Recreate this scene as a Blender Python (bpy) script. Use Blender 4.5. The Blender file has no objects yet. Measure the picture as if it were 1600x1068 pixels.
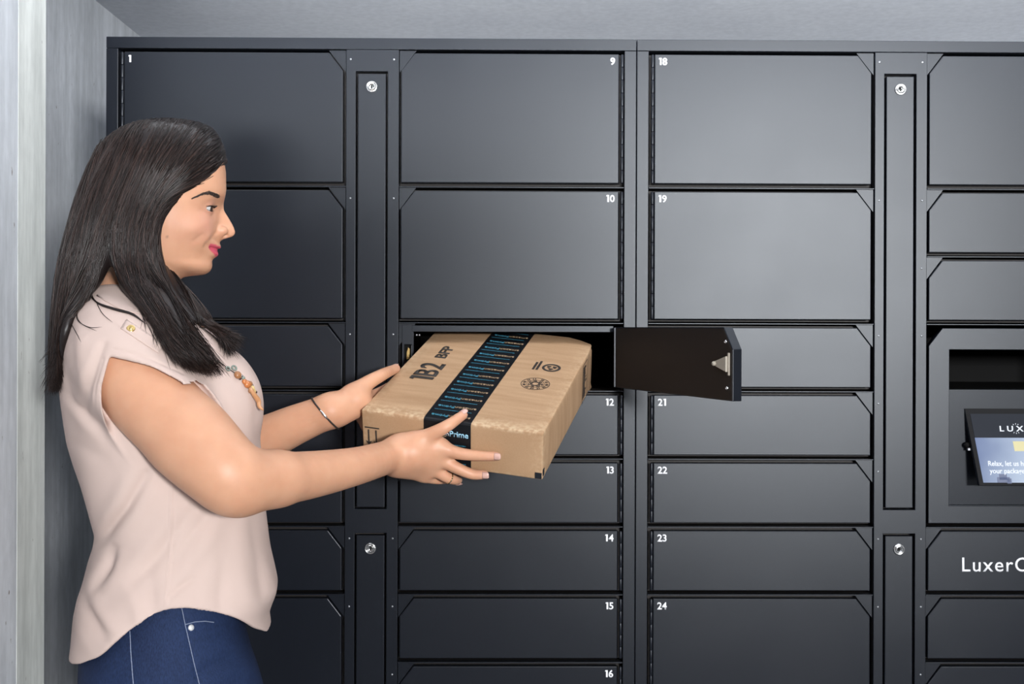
import bpy, bmesh, math, random
import numpy as np
from mathutils import Vector, Matrix
import openvdb as vdb

R_ = math.radians
scene = bpy.context.scene
COL = scene.collection
rng = np.random.default_rng(7)
random.seed(7)

# ------------------------------------------------------------------ camera, world, lights, exposure
F_PX, CAM_D, CAM_H = 1722.0, 2.03, 1.395
cam_data = bpy.data.cameras.new('camera')
cam = bpy.data.objects.new('camera', cam_data); COL.objects.link(cam)
cam_data.sensor_width = 36.0
cam_data.lens = F_PX / 1600 * 36
cam_data.shift_y = -22 / 1600
cam_data.clip_start = 0.05
cam.matrix_world = (Matrix.Translation((0, -CAM_D, CAM_H)) @ Matrix.Rotation(-R_(0.52), 4, 'Z')
                    @ Matrix.Rotation(R_(90), 4, 'X') @ Matrix.Rotation(R_(0.18), 4, 'Z'))
scene.camera = cam

scene.view_settings.view_transform = 'Standard'
scene.view_settings.look = 'None'
scene.view_settings.gamma = 1
scene.view_settings.use_curve_mapping = False
scene.view_settings.exposure = 0.0

world = bpy.data.worlds.new('room_light'); scene.world = world
world.use_nodes = True
world.node_tree.nodes['Background'].inputs[0].default_value = (0.72, 0.84, 1.0, 1)
world.node_tree.nodes['Background'].inputs[1].default_value = 0.09

def area_light(name, loc, target, size, power, color=(1, 1, 1), size_y=None):
    l = bpy.data.lights.new(name, 'AREA'); l.energy = power; l.size = size; l.color = color
    if size_y: l.shape = 'RECTANGLE'; l.size_y = size_y
    o = bpy.data.objects.new(name, l); COL.objects.link(o); o.location = loc
    o.rotation_euler = (Vector(target) - Vector(loc)).to_track_quat('-Z', 'Y').to_euler()
    return o
area_light('softbox_lamp', (2.0, -6.0, 2.0), (-0.1, 0.0, 1.38), .75, 500, (0.985, 0.99, 1.0), .6)
bounce = area_light('ceiling_strip_fill', (0.1, -2.1, 1.52), (0.1, 0.8, 2.62), 3.0, 24, (0.93, 0.96, 1.0), .3)  # added unseen uplight that brightens the ceiling strip above the lockers
bounce.data.spread = R_(36)
area_light('overhead_fill', (0.2, -0.28, 2.18), (0.2, -0.28, 0), 2.6, 4.5, (0.95, 0.97, 1.0), .14)  # added unseen strip light, gives bevelled edges and hair their highlights
up_fill = area_light('ceiling_fill', (0.2, -3.0, 1.0), (0.15, -2.6, 2.195), 0.6, 8, (0.93, 0.96, 1.0))  # added unseen uplight, brightens the ceiling that the upper doors mirror
up_fill.data.spread = R_(100)

# the same camera in numbers, used to turn a measured picture point plus a depth into a place in the room
_c, _s = math.cos(R_(0.52)), math.sin(R_(0.52))
FW = np.array([_s, _c, 0.0]); _r0 = np.array([_c, -_s, 0.0]); _u0 = np.array([0, 0, 1.0])
RT = math.cos(R_(0.18)) * _r0 + math.sin(R_(0.18)) * _u0
UP = -math.sin(R_(0.18)) * _r0 + math.cos(R_(0.18)) * _u0
EYE = np.array([0, -CAM_D, CAM_H])
def at(px, py, Y):
    r = FW * F_PX + RT * (px - 800) + UP * (512 - py)
    return EYE + r * ((Y - EYE[1]) / r[1])
def proj(P):
    d = np.asarray(P, float) - EYE; z = d @ FW
    return np.stack([800 + F_PX * (d @ RT) / z, 512 - F_PX * (d @ UP) / z], -1)

# ------------------------------------------------------------------ helpers
def link(o, parent=None):
    COL.objects.link(o)
    if parent is not None: o.parent = parent
    return o
def thing(name, label, cat, loc=(0, 0, 0), group=None):
    o = bpy.data.objects.new(name, None); o.location = loc; o.empty_display_size = 0.1
    o['label'] = label; o['category'] = cat
    if group: o['group'] = group
    return link(o)
def put(name, me, parent, loc=(0, 0, 0), mat=None, label=None):
    o = bpy.data.objects.new(name, me); o.location = loc
    if mat is not None and not me.materials: me.materials.append(mat)
    if label: o['label'] = label
    return link(o, parent)
def finish(bm, name, mat=None, smooth=False):
    me = bpy.data.meshes.new(name); bm.normal_update(); bm.to_mesh(me); bm.free()
    if mat is not None: me.materials.append(mat)
    if smooth: me.polygons.foreach_set('use_smooth', [True] * len(me.polygons))
    return me
def box(bm, x0, x1, y0, y1, z0, z1):
    r = bmesh.ops.create_cube(bm, size=1)
    for v in r['verts']:
        v.co = Vector((x0 + (v.co.x + .5) * (x1 - x0), y0 + (v.co.y + .5) * (y1 - y0), z0 + (v.co.z + .5) * (z1 - z0)))
    return r['verts']
def bevel(bm, w, seg=2, ang=30):
    bmesh.ops.recalc_face_normals(bm, faces=bm.faces[:])
    es = [e for e in bm.edges if len(e.link_faces) == 2 and e.calc_face_angle(0) > R_(ang)]
    bmesh.ops.bevel(bm, geom=es, offset=w, segments=seg, affect='EDGES', profile=0.5, clamp_overlap=True)
def boxmesh(name, dims, mat, bev=0.0008):
    bm = bmesh.new(); box(bm, *dims)
    if bev: bevel(bm, bev)
    return finish(bm, name, mat)
def prism(bm, pts, y0, y1):
    """closed outline in x,z pushed from y0 to y1"""
    f = bm.faces.new([bm.verts.new((x, y0, z)) for x, z in pts])
    r = bmesh.ops.extrude_face_region(bm, geom=[f])
    for v in r['geom']:
        if isinstance(v, bmesh.types.BMVert): v.co.y = y1
    bmesh.ops.recalc_face_normals(bm, faces=bm.faces[:])
def holed_plate(bm, xs, zs, holes, y0, y1):
    """rectangular plate on a grid with some cells left open"""
    V = {}
    def vv(i, j):
        if (i, j) not in V: V[i, j] = bm.verts.new((xs[i], y0, zs[j]))
        return V[i, j]
    fs = []
    for i in range(len(xs) - 1):
        for j in range(len(zs) - 1):
            if (i, j) in holes: continue
            fs.append(bm.faces.new((vv(i, j), vv(i + 1, j), vv(i + 1, j + 1), vv(i, j + 1))))
    r = bmesh.ops.extrude_face_region(bm, geom=fs)
    for v in r['geom']:
        if isinstance(v, bmesh.types.BMVert): v.co.y = y1
    bmesh.ops.recalc_face_normals(bm, faces=bm.faces[:])
def lathe(bm, prof, n=24, M=None):
    """prof: (radius, height) pairs turned about the local z axis"""
    rings = []
    for r, h in prof:
        if r < 1e-7: rings.append([bm.verts.new((0, 0, h))])
        else: rings.append([bm.verts.new((r * math.cos(2 * math.pi * k / n), r * math.sin(2 * math.pi * k / n), h)) for k in range(n)])
    vs = [v for q in rings for v in q]
    for a, b in zip(rings, rings[1:]):
        for k in range(n):
            k2 = (k + 1) % n
            if len(a) == 1 and len(b) == 1: continue
            if len(a) == 1: bm.faces.new((a[0], b[k2], b[k]))
            elif len(b) == 1: bm.faces.new((a[k], a[k2], b[0]))
            else: bm.faces.new((a[k], a[k2], b[k2], b[k]))
    if M is not None: bmesh.ops.transform(bm, matrix=M, verts=vs)
    bmesh.ops.recalc_face_normals(bm, faces=bm.faces[:])
    return vs
FACE_OUT = Matrix.Rotation(R_(90), 4, 'X')       # turns local +z to world -y (out of the lockers)

_text_cache = {}
def text_mesh(s, height, mat, M, bold=0.0, spacing=1.0, width=None, align='l', depth=0.0004, name='lettering'):
    """lettering as a thin solid; capital height = height; M maps its x (reading), y (up), z (out) into place"""
    key = (s, bold, spacing)
    if key not in _text_cache:
        def glyphs(txt):
            cu = bpy.data.curves.new('txt', 'FONT'); cu.body = txt; cu.size = 1.0; cu.offset = bold
            cu.space_character = spacing; cu.extrude = 0.0; cu.resolution_u = 4
            o = bpy.data.objects.new('txt', cu); COL.objects.link(o)
            dg = bpy.context.evaluated_depsgraph_get()
            me = bpy.data.meshes.new_from_object(o.evaluated_get(dg))
            bpy.data.objects.remove(o); bpy.data.curves.remove(cu)
            q = bmesh.new(); q.from_mesh(me); bpy.data.meshes.remove(me)
            bmesh.ops.remove_doubles(q, verts=q.verts[:], dist=1e-5); return q
        if '1' not in s: bm = glyphs(s)
        else:            # figures set one by one, the one drawn with its flag
            bm = bmesh.new(); x = 0
            for ch in s:
                if ch == '1':
                    w = .075 + bold; q = bmesh.new(); t = w * 1.75
                    q.faces.new([q.verts.new((a_, b_, 0)) for a_, b_ in ((.11, 0), (.11 + t, 0), (.11 + t, .71), (.05, .71), (0, .58), (.11, .58))])
                else: q = glyphs(ch)
                x0 = min(v.co.x for v in q.verts); x1 = max(v.co.x for v in q.verts)
                for v in q.verts: v.co.x += x - x0
                x += x1 - x0 + .075
                tm = bpy.data.meshes.new('t'); q.to_mesh(tm); q.free(); bm.from_mesh(tm); bpy.data.meshes.remove(tm)
        _text_cache[key] = bm
    bm = _text_cache[key].copy()
    x0 = min(v.co.x for v in bm.verts); x1 = max(v.co.x for v in bm.verts)
    sc = height / 0.71; sx = sc if width is None else width / (x1 - x0)
    off = {'l': 0, 'r': (x1 - x0) * sx, 'c': (x1 - x0) * sx / 2}[align]
    for v in bm.verts: v.co = Vector(((v.co.x - x0) * sx - off, v.co.y * sc, depth))
    r = bmesh.ops.extrude_face_region(bm, geom=bm.faces[:])
    for v in r['geom']:
        if isinstance(v, bmesh.types.BMVert): v.co.z = -depth * .5
    bmesh.ops.recalc_face_normals(bm, faces=bm.faces[:])
    bmesh.ops.transform(bm, matrix=M, verts=bm.verts[:])
    return finish(bm, name, mat)
def basis(o, x, y):
    x = Vector(x).normalized(); y = Vector(y).normalized(); z = x.cross(y)
    M = Matrix((x, y, z)).transposed().to_4x4(); M.translation = Vector(o); return M
def grid_mesh(name, P, mat, close_u=False, close_v=False, caps=False, smooth=True):
    """P: (nu, nv, 3) points to a quad sheet"""
    nu, nv = P.shape[:2]; faces = []
    idx = lambda i, j: (i % nu) * nv + (j % nv)
    for i in range(nu if close_u else nu - 1):
        for j in range(nv if close_v else nv - 1):
            faces.append((idx(i, j), idx(i + 1, j), idx(i + 1, j + 1), idx(i, j + 1)))
    if caps and close_v:
        faces.append(tuple(idx(0, j) for j in range(nv))); faces.append(tuple(idx(nu - 1, j) for j in range(nv))[::-1])
    me = bpy.data.meshes.new(name); me.from_pydata(P.reshape(-1, 3).tolist(), [], faces); me.update()
    bm = bmesh.new(); bm.from_mesh(me); bmesh.ops.recalc_face_normals(bm, faces=bm.faces[:]); bm.to_mesh(me); bm.free()
    if smooth: me.polygons.foreach_set('use_smooth', [True] * len(me.polygons))
    if mat is not None: me.materials.append(mat)
    return me

# ------------------------------------------------------------------ materials
def mat(name, color=(.5, .5, .5), rough=.5, metal=0.0, spec=.5, coat=0.0, bump=None, vary=None, sss=0.0, emit=None):
    m = bpy.data.materials.new(name); m.use_nodes = True
    nt = m.node_tree; b = nt.nodes['Principled BSDF']
    b.inputs['Base Color'].default_value = (*color, 1); b.inputs['Roughness'].default_value = rough
    b.inputs['Metallic'].default_value = metal; b.inputs['Specular IOR Level'].default_value = spec
    b.inputs['Coat Weight'].default_value = coat
    if sss:
        b.inputs['Subsurface Weight'].default_value = sss; b.inputs['Subsurface Radius'].default_value = (1, .35, .2)
        b.inputs['Subsurface Scale'].default_value = .006
    if emit: b.inputs['Emission Color'].default_value = (*emit[0], 1); b.inputs['Emission Strength'].default_value = emit[1]
    tc = nt.nodes.new('ShaderNodeTexCoord')
    if vary:   # (scale, color_a, color_b, detail)
        n = nt.nodes.new('ShaderNodeTexNoise'); n.inputs['Scale'].default_value = vary[0]; n.inputs['Detail'].default_value = vary[3]
        nt.links.new(tc.outputs['Object'], n.inputs['Vector'])
        r = nt.nodes.new('ShaderNodeValToRGB'); r.color_ramp.elements[0].position = .3; r.color_ramp.elements[1].position = .7
        r.color_ramp.elements[0].color = (*vary[1], 1); r.color_ramp.elements[1].color = (*vary[2], 1)
        nt.links.new(n.outputs['Fac'], r.inputs['Fac']); nt.links.new(r.outputs['Color'], b.inputs['Base Color'])
    if bump:   # (scale, strength, distance)
        n = nt.nodes.new('ShaderNodeTexNoise'); n.inputs['Scale'].default_value = bump[0]; n.inputs['Detail'].default_value = 3
        nt.links.new(tc.outputs['Object'], n.inputs['Vector'])
        u = nt.nodes.new('ShaderNodeBump'); u.inputs['Strength'].default_value = bump[1]; u.inputs['Distance'].default_value = bump[2]
        nt.links.new(n.outputs['Fac'], u.inputs['Height']); nt.links.new(u.outputs['Normal'], b.inputs['Normal'])
    return m
def powder_coat():
    m = bpy.data.materials.new('black_powder_coat'); m.use_nodes = True; nt = m.node_tree; N = nt.nodes; L = nt.links
    N.remove(N['Principled BSDF']); out = N['Material Output']
    df = N.new('ShaderNodeBsdfDiffuse'); df.inputs['Color'].default_value = (.0085, .0100, .0140, 1)
    gl = N.new('ShaderNodeBsdfAnisotropic'); gl.distribution = 'BECKMANN'; gl.inputs['Roughness'].default_value = .385; gl.inputs['Color'].default_value = (.92, .96, 1.0, 1)
    fr_ = N.new('ShaderNodeFresnel'); fr_.inputs['IOR'].default_value = 1.40
    mx = N.new('ShaderNodeMixShader'); L.new(fr_.outputs[0], mx.inputs[0]); L.new(df.outputs[0], mx.inputs[1]); L.new(gl.outputs[0], mx.inputs[2]); L.new(mx.outputs[0], out.inputs['Surface'])
    tc = N.new('ShaderNodeTexCoord'); n = N.new('ShaderNodeTexNoise'); n.inputs['Scale'].default_value = 900; n.inputs['Detail'].default_value = 3; L.new(tc.outputs['Object'], n.inputs['Vector'])
    u = N.new('ShaderNodeBump'); u.inputs['Strength'].default_value = .12; u.inputs['Distance'].default_value = .0004; L.new(n.outputs['Fac'], u.inputs['Height'])
    L.new(u.outputs['Normal'], gl.inputs['Normal'])
    n2 = N.new('ShaderNodeTexNoise'); n2.inputs['Scale'].default_value = 7; n2.inputs['Detail'].default_value = 6; L.new(tc.outputs['Object'], n2.inputs['Vector'])
    mr = N.new('ShaderNodeMapRange'); mr.inputs['To Min'].default_value = .36; mr.inputs['To Max'].default_value = .395; L.new(n2.outputs['Fac'], mr.inputs['Value']); L.new(mr.outputs[0], gl.inputs['Roughness'])
    return m
M_STEEL = powder_coat()
M_INNER = mat('shade_black_inside', (.012, .009, .008), .55, spec=.3)  # near-black tone stands in for the shade inside the compartments
M_CHROME = mat('chrome', (.75, .75, .74), .18, metal=1.0)
M_DARK = mat('dark_slot', (.004, .004, .004), .7, spec=.1)
M_RIVET = mat('bare_rivet', (.35, .36, .38), .3, metal=.8)
M_WHITE = mat('white_vinyl', (.86, .87, .9), .45)
M_BRASS = mat('brass', (.65, .45, .18), .3, metal=1.0)
M_GREEN = mat('green_board', (.05, .28, .10), .4)
M_STRIKE = mat('zinc_striker', (.36, .32, .26), .5, metal=.0)

def concrete(name, dark, light, streak=(1, 1, 1), bumpd=.003, stain=True):
    m = bpy.data.materials.new(name); m.use_nodes = True; nt = m.node_tree; N = nt.nodes; L = nt.links
    b = N['Principled BSDF']; b.inputs['Roughness'].default_value = .8; b.inputs['Specular IOR Level'].default_value = .25
    tc = N.new('ShaderNodeTexCoord'); mp = N.new('ShaderNodeMapping'); mp.inputs['Scale'].default_value = streak
    L.new(tc.outputs['Object'], mp.inputs['Vector'])
    n1 = N.new('ShaderNodeTexNoise'); n1.inputs['Scale'].default_value = 5; n1.inputs['Detail'].default_value = 9; n1.inputs['Roughness'].default_value = .62
    n2 = N.new('ShaderNodeTexNoise'); n2.inputs['Scale'].default_value = 60; n2.inputs['Detail'].default_value = 5
    L.new(mp.outputs['Vector'], n1.inputs['Vector']); L.new(mp.outputs['Vector'], n2.inputs['Vector'])
    r = N.new('ShaderNodeValToRGB'); r.color_ramp.elements[0].position = .3; r.color_ramp.elements[1].position = .72
    r.color_ramp.elements[0].color = (*dark, 1); r.color_ramp.elements[1].color = (*light, 1)
    L.new(n1.outputs['Fac'], r.inputs['Fac'])
    mx = N.new('ShaderNodeMixRGB'); mx.blend_type = 'MULTIPLY'; mx.inputs['Fac'].default_value = .25
    L.new(r.outputs['Color'], mx.inputs['Color1']); L.new(n2.outputs['Fac'], mx.inputs['Color2'])
    out = mx.outputs['Color']
    if stain:   # long run marks and blotches of the form boards
        m3 = N.new('ShaderNodeMapping'); m3.inputs['Scale'].default_value = (7, 7, .55); L.new(tc.outputs['Object'], m3.inputs['Vector'])
        n3 = N.new('ShaderNodeTexNoise'); n3.inputs['Scale'].default_value = 3.2; n3.inputs['Detail'].default_value = 8; n3.inputs['Roughness'].default_value = .7; L.new(m3.outputs['Vector'], n3.inputs['Vector'])
        r3 = N.new('ShaderNodeValToRGB'); r3.color_ramp.elements[0].position = .33; r3.color_ramp.elements[1].position = .62
        r3.color_ramp.elements[0].color = (.62, .63, .63, 1); r3.color_ramp.elements[1].color = (1, 1, 1, 1); L.new(n3.outputs['Fac'], r3.inputs['Fac'])
        m4 = N.new('ShaderNodeMixRGB'); m4.blend_type = 'MULTIPLY'; m4.inputs['Fac'].default_value = .75; L.new(out, m4.inputs['Color1']); L.new(r3.outputs['Color'], m4.inputs['Color2']); out = m4.outputs['Color']
    if stain:   # small pits and rusty flecks
        v = N.new('ShaderNodeTexNoise'); v.inputs['Scale'].default_value = 75; v.inputs['Detail'].default_value = 6
        L.new(mp.outputs['Vector'], v.inputs['Vector'])
        rr = N.new('ShaderNodeValToRGB'); rr.color_ramp.elements[0].position = .70; rr.color_ramp.elements[1].position = .76
        rr.color_ramp.elements[0].color = (0, 0, 0, 1); rr.color_ramp.elements[1].color = (1, 1, 1, 1)
        L.new(v.outputs['Fac'], rr.inputs['Fac'])
        m2 = N.new('ShaderNodeMixRGB'); m2.inputs['Color2'].default_value = (.22, .20, .18, 1)
        L.new(rr.outputs['Color'], m2.inputs['Fac']); L.new(out, m2.inputs['Color1']); out = m2.outputs['Color']
    L.new(out, b.inputs['Base Color'])
    u = N.new('ShaderNodeBump'); u.inputs['Strength'].default_value = .5; u.inputs['Distance'].default_value = bumpd
    L.new(n1.outputs['Fac'], u.inputs['Height']); L.new(u.outputs['Normal'], b.inputs['Normal'])
    return m
M_CEIL = concrete('ceiling_concrete', (.76, .78, .83), (.84, .86, .90), bumpd=.0006, stain=False)
M_WALL = concrete('wall_concrete', (.58, .605, .64), (.80, .83, .87), (1, 1, .5))
M_STRIP = concrete('formwork_strip_concrete', (.66, .69, .66), (.88, .90, .86), (1.5, 1.5, .45))
M_FLOOR = concrete('floor_concrete', (.16, .16, .17), (.24, .24, .25), bumpd=.001)

# ------------------------------------------------------------------ the room
def structure(name, me, m):
    o = bpy.data.objects.new(name, me); me.materials.append(m); o['kind'] = 'structure'; return link(o)
CEIL = 2.195
structure('floor', boxmesh('floor', (-2.6, 4.2, -7.2, 1.3, -.1, 0), None, 0), M_FLOOR)
structure('ceiling', boxmesh('ceiling', (-2.6, 4.2, -7.2, 1.3, CEIL, CEIL + .15), None, 0), M_CEIL)
structure('wall_back', boxmesh('wall_back', (-2.6, 4.2, 1.2, 1.3, 0, CEIL), None, 0), M_WALL)
structure('wall_left', boxmesh('wall_left', (-1.2, -1.0, -.30, 1.2, 0, CEIL), None, 0), M_WALL)
# the concrete pier that stands proud of the left wall, with the lighter formwork strip along its arris
structure('wall_pier', boxmesh('wall_pier', (-1.2, -.738, -1.25, -.245, 0, CEIL), None, 0), M_WALL)
structure('trim_1', boxmesh('trim_1', (-.7385, -.7374, -.345, -.2445, 0, CEIL), None, .0003), M_STRIP)

# ------------------------------------------------------------------ parcel lockers
Z0 = 1.654; U = 0.1251                       # first divider line and the height of one compartment unit
zline = lambda k: Z0 - U * k                 # k = units below the first divider (-2 is the header)
PITCH = .9758
OPEN = ((-.7065, -.288), (-.191, .2245))     # the two column openings of a bank
DOORX = ((-.6955, -.2935), (-.1865, .2145))
_cache = {}
def door_mesh(h, side, w=.4015):
    """origin at the hinge-side bottom corner of the front; side 0 hinges left (door runs +x), 1 hinges right"""
    if ('door', round(h, 4), side) in _cache: return _cache['door', round(h, 4), side]
    s = 1 if side == 0 else -1
    pts = [(0, 0), (s * w, 0), (s * w, h - .033), (s * (w - .0255), h), (0, h)]
    bm = bmesh.new(); prism(bm, pts, .001, .016); bevel(bm, .0014, 2, 20)
    me = finish(bm, 'door', M_STEEL); _cache['door', round(h, 4), side] = me; return me
def hinge_mesh(h):
    if ('hinge', round(h, 4)) in _cache: return _cache['hinge', round(h, 4)]
    bm = bmesh.new(); n = max(2, int(round(h / .024))); st = h / n
    for k in range(n):
        lathe(bm, [(0, k * st), (.0026, k * st), (.0029, k * st + .001), (.0029, (k + 1) * st - .0016), (.0026, (k + 1) * st - .0008), (0, (k + 1) * st - .0008)], 10)
    lathe(bm, [(0, 0), (.0018, 0), (.0018, h), (0, h)], 6)
    me = finish(bm, 'hinge', M_STEEL, True); _cache['hinge', round(h, 4)] = me; return me
def lock_mesh():
    bm = bmesh.new()
    lathe(bm, [(0, 0), (.0105, 0), (.0105, .002), (.0098, .0035), (.0088, .0036), (.0085, .0022), (.0080, .0022), (.0078, .004), (.0062, .0056), (.0050, .006), (.0046, .0046), (0, .0046)], 28, FACE_OUT)
    return finish(bm, 'lock', M_CHROME, True)
def rivet_mesh():
    bm = bmesh.new(); lathe(bm, [(.0021, -.0005), (.0019, .0006), (.0011, .0011), (0, .0012)], 10, FACE_OUT)
    return finish(bm, 'rivet', M_RIVET, True)
LOCK, RIVET = lock_mesh(), rivet_mesh()
bm = bmesh.new(); box(bm, -.0009, .0009, -.0052, -.0044, -.0022, .0022); box(bm, -.0022, .0022, -.0052, -.0044, -.0004, .0004)
KEYHOLE = finish(bm, 'keyhole', M_DARK)

def add_door(root, col, k0, k1, number=None, dx=0.0):
    """door between unit lines k0 (top) and k1 (bottom), with its number and hinge"""
    top = (1.9003 if k0 == -2 else zline(k0) - .0068); bot = zline(k1) + .0078; h = top - bot
    d = put('door', door_mesh(h, col), root, (DOORX[col][col] if col == 0 else DOORX[1][1], 0, bot))
    hx = -.0036 if col == 0 else .0058
    put('hinge', hinge_mesh(h - .001), d, (hx, .0018, .0005))
    if number:
        if col == 0: M = basis((.0075, .0010, h - .0195), (1, 0, 0), (0, 0, 1)); al = 'l'
        else: M = basis((-.0075, .0010, h - .0195), (1, 0, 0), (0, 0, 1)); al = 'r'
        put('door_number', text_mesh(number, .0128, M_WHITE, M, bold=.028, align=al, name='door_number'), d)
    return d

def bank(name, label, x, rows, console=False):
    root = thing(name, label, 'locker', (x, 0, 0), 'parcel locker banks')
    xl, xr = -.7282, .2463
    Zt, Zb = 1.9273, .153
    steel = lambda nm, dims, bev=.0008, m=M_STEEL: put(nm, boxmesh(nm, dims, m, bev), root)
    # carcass
    steel('side_panel', (xl, xl + .003, .0205, .52, .0, Zt - .001), 0); steel('side_panel', (xr - .003, xr, .0205, .52, .0, Zt - .001), 0)
    steel('top_panel', (xl + .003, xr - .003, .0205, .52, Zt - .003, Zt - .001), 0)
    steel('back_panel', (xl + .003, xr - .003, .515, .52, .0, Zt - .003), 0, M_INNER)
    for a, b in OPEN:
        steel('partition', (a - .004, a - .002, .021, .514, Zb, Zt - .004), 0, M_INNER)
        steel('partition', (b + .002, b + .004, .021, .514, Zb, Zt - .004), 0, M_INNER)
    # face frame: header, two stiles, plinth, centre post with its two cut-outs
    steel('header', (xl, xr, 0, .02, 1.9065, Zt))
    steel('stile', (xl, OPEN[0][0], 0, .02, Zb, 1.9058)); steel('stile', (OPEN[1][1], xr, 0, .02, Zb, 1.9058))
    steel('plinth', (xl, xr, .0, .02, .0, Zb - .0006))
    cx0, cx1 = -.2703, -.2115; cuts = ((1.0613, 1.866), (.215, 1.017))
    bm = bmesh.new()
    holed_plate(bm, [OPEN[0][1], cx0, cx1, OPEN[1][0]], [Zb, cuts[1][0], cuts[1][1], cuts[0][0], cuts[0][1], 1.9058], {(1, 1), (1, 3)}, 0, .02)
    bevel(bm, .0009)
    post = put('post', finish(bm, 'post', M_STEEL), root)
    for a, b in cuts:
        bm = bmesh.new(); box(bm, cx0 + .0036, cx1 - .0036, .0008, .014, a + .003, b - .0042); bevel(bm, .0014)
        cov = put('post_cover', finish(bm, 'post_cover', M_STEEL), root)
        lz = b - .0285
        put('lock', LOCK, cov, ((cx0 + cx1) / 2, .0012, lz)); put('keyhole', KEYHOLE, cov, ((cx0 + cx1) / 2, .0012, lz))
    put('backing_plate', boxmesh('backing_plate', (OPEN[0][1], OPEN[1][0], .0215, .023, Zb, 1.9058), M_INNER, 0), root)
    for cix, rl in enumerate(rows):
        a, b = OPEN[cix]
        px = OPEN[0][1] + .0082 if cix == 0 else OPEN[1][0] - .0092
        for k0, k1, num in rl:
            ztop = 1.9065 if k0 == -2 else zline(k0)
            if k0 == -2: put('rivet', RIVET, post, (px, 0, 1.888))
            else:
                # shelf whose front lip shows as the thin bright line between two doors
                bm = bmesh.new(); box(bm, a + .0005, b - .0005, .001, .016, ztop - .0011, ztop + .0011); bevel(bm, .0005)
                put('divider', finish(bm, 'divider', M_STEEL), root)
                put('shelf', boxmesh('shelf', (a - .0015, b + .0015, .0175, .513, ztop - .0008, ztop + .0008), M_INNER, 0), root)
                put('rivet', RIVET, post, (px, 0, ztop - .0215))
            # little plate seen behind the clipped corner of the door
            if not (num == 'console'):
                top = 1.9003 if k0 == -2 else ztop - .0068; zc = ztop - .0012
                if cix == 0: tri = [(b - .001, zc), (DOORX[0][1] - .0272, zc), (b - .001, top - .0355)]
                else: tri = [(a + .001, zc), (a + .001, top - .0355), (DOORX[1][0] + .0272, zc)]
                bm = bmesh.new(); prism(bm, tri, .0055, .0070); put('corner_plate', finish(bm, 'corner_plate', M_STEEL), root)
            if num in ('open', 'console'): continue
            # the recess behind the door edges is closed by a dark inner frame
            put('stop_frame', boxmesh('stop_frame', (a + .001, b - .001, .0195, .021, zline(k1) + .004, ztop - .004), M_INNER, 0), root)
            add_door(root, cix, k0, k1, num)
    return root

rowsL = (((-2, 0, '1'), (0, 2, '2'), (2, 3, '3'), (3, 4, '4'), (4, 5, '5'), (5, 6, '6'), (6, 8, '7'), (8, 12, '8')),
         ((-2, 0, '9'), (0, 2, '10'), (2, 3, 'open'), (3, 4, '12'), (4, 5, '13'), (5, 6, '14'), (6, 7, '15'), (7, 8, '16'), (8, 12, '17')))
rowsR = (((-2, 0, '18'), (0, 2, '19'), (2, 3, '20'), (3, 4, '21'), (4, 5, '22'), (5, 6, '23'), (6, 8, '24'), (8, 12, '25')),
         ((-2, 0, None), (0, 1, None), (1, 2, None), (2, 5, 'console'), (5, 6, None), (6, 7, None), (7, 8, None), (8, 12, None)))
left_bank = bank('parcel_locker', 'black steel parcel locker bank with doors numbered 1 to 16 and one door swung open', 0.0, rowsL)
right_bank = bank('parcel_locker', 'black steel parcel locker bank with doors numbered from 18 and a lit touch screen', PITCH, rowsR)

# compartment 11: flanges, latch, and the opened door
ztop, zbot = zline(2), zline(3)
put('lip', boxmesh('lip', (-.166, .206, .0035, .012, ztop - .0165, ztop - .0046), M_STEEL, .0008), left_bank)
bm = bmesh.new(); holed_plate(bm, [-.1845, -.1805, -.1665, -.163], [zbot + .002, zbot + .045, ztop - .040, ztop - .0035], {(1, 1)}, .004, .012); bevel(bm, .0006)
fl = put('latch_flange', finish(bm, 'latch_flange', M_STEEL), left_bank)
bm = bmesh.new(); box(bm, -.1805, -.1665, .0125, .016, zbot + .044, ztop - .038); put('latch_recess', finish(bm, 'latch_recess', M_DARK), fl)
bm = bmesh.new(); prism(bm, [(-.176, ztop - .068), (-.1705, ztop - .066), (-.170, ztop - .048), (-.1735, ztop - .045), (-.1765, ztop - .055)], .007, .0125); bevel(bm, .0008)
put('latch', finish(bm, 'latch', M_BRASS), fl)
bm = bmesh.new(); box(bm, -.1745, -.1668, .006, .0124, ztop - .079, ztop - .070); box(bm, -.1685, -.1668, .006, .0124, ztop - .070, ztop - .064); bevel(bm, .0006)
put('latch_board', finish(bm, 'latch_board', M_GREEN), fl)
bm = bmesh.new(); box(bm, -.1672, -.1664, .0035, .012, ztop - .066, ztop - .041)
put('latch_pin', finish(bm, 'latch_pin', M_CHROME), fl)
hf = put('hinge_flange', boxmesh('hinge_flange', (.2046, .2160, -.0165, -.0120, zbot + .0085, ztop - .0075), M_STEEL, .0008), left_bank)
for dz in (.0175, .094): put('screw', RIVET, hf, (.2103, -.0165, zbot + dz))
for xx in (-.1585, -.1535): put('screw', RIVET, left_bank, (xx, .0185, ztop - .0225))
for side_x in (-.189, .2235):
    put('compartment_wall', boxmesh('compartment_wall', (side_x - .0006, side_x + .0006, .0178, .51, zbot + .001, ztop - .001), M_INNER, 0), left_bank)

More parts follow.
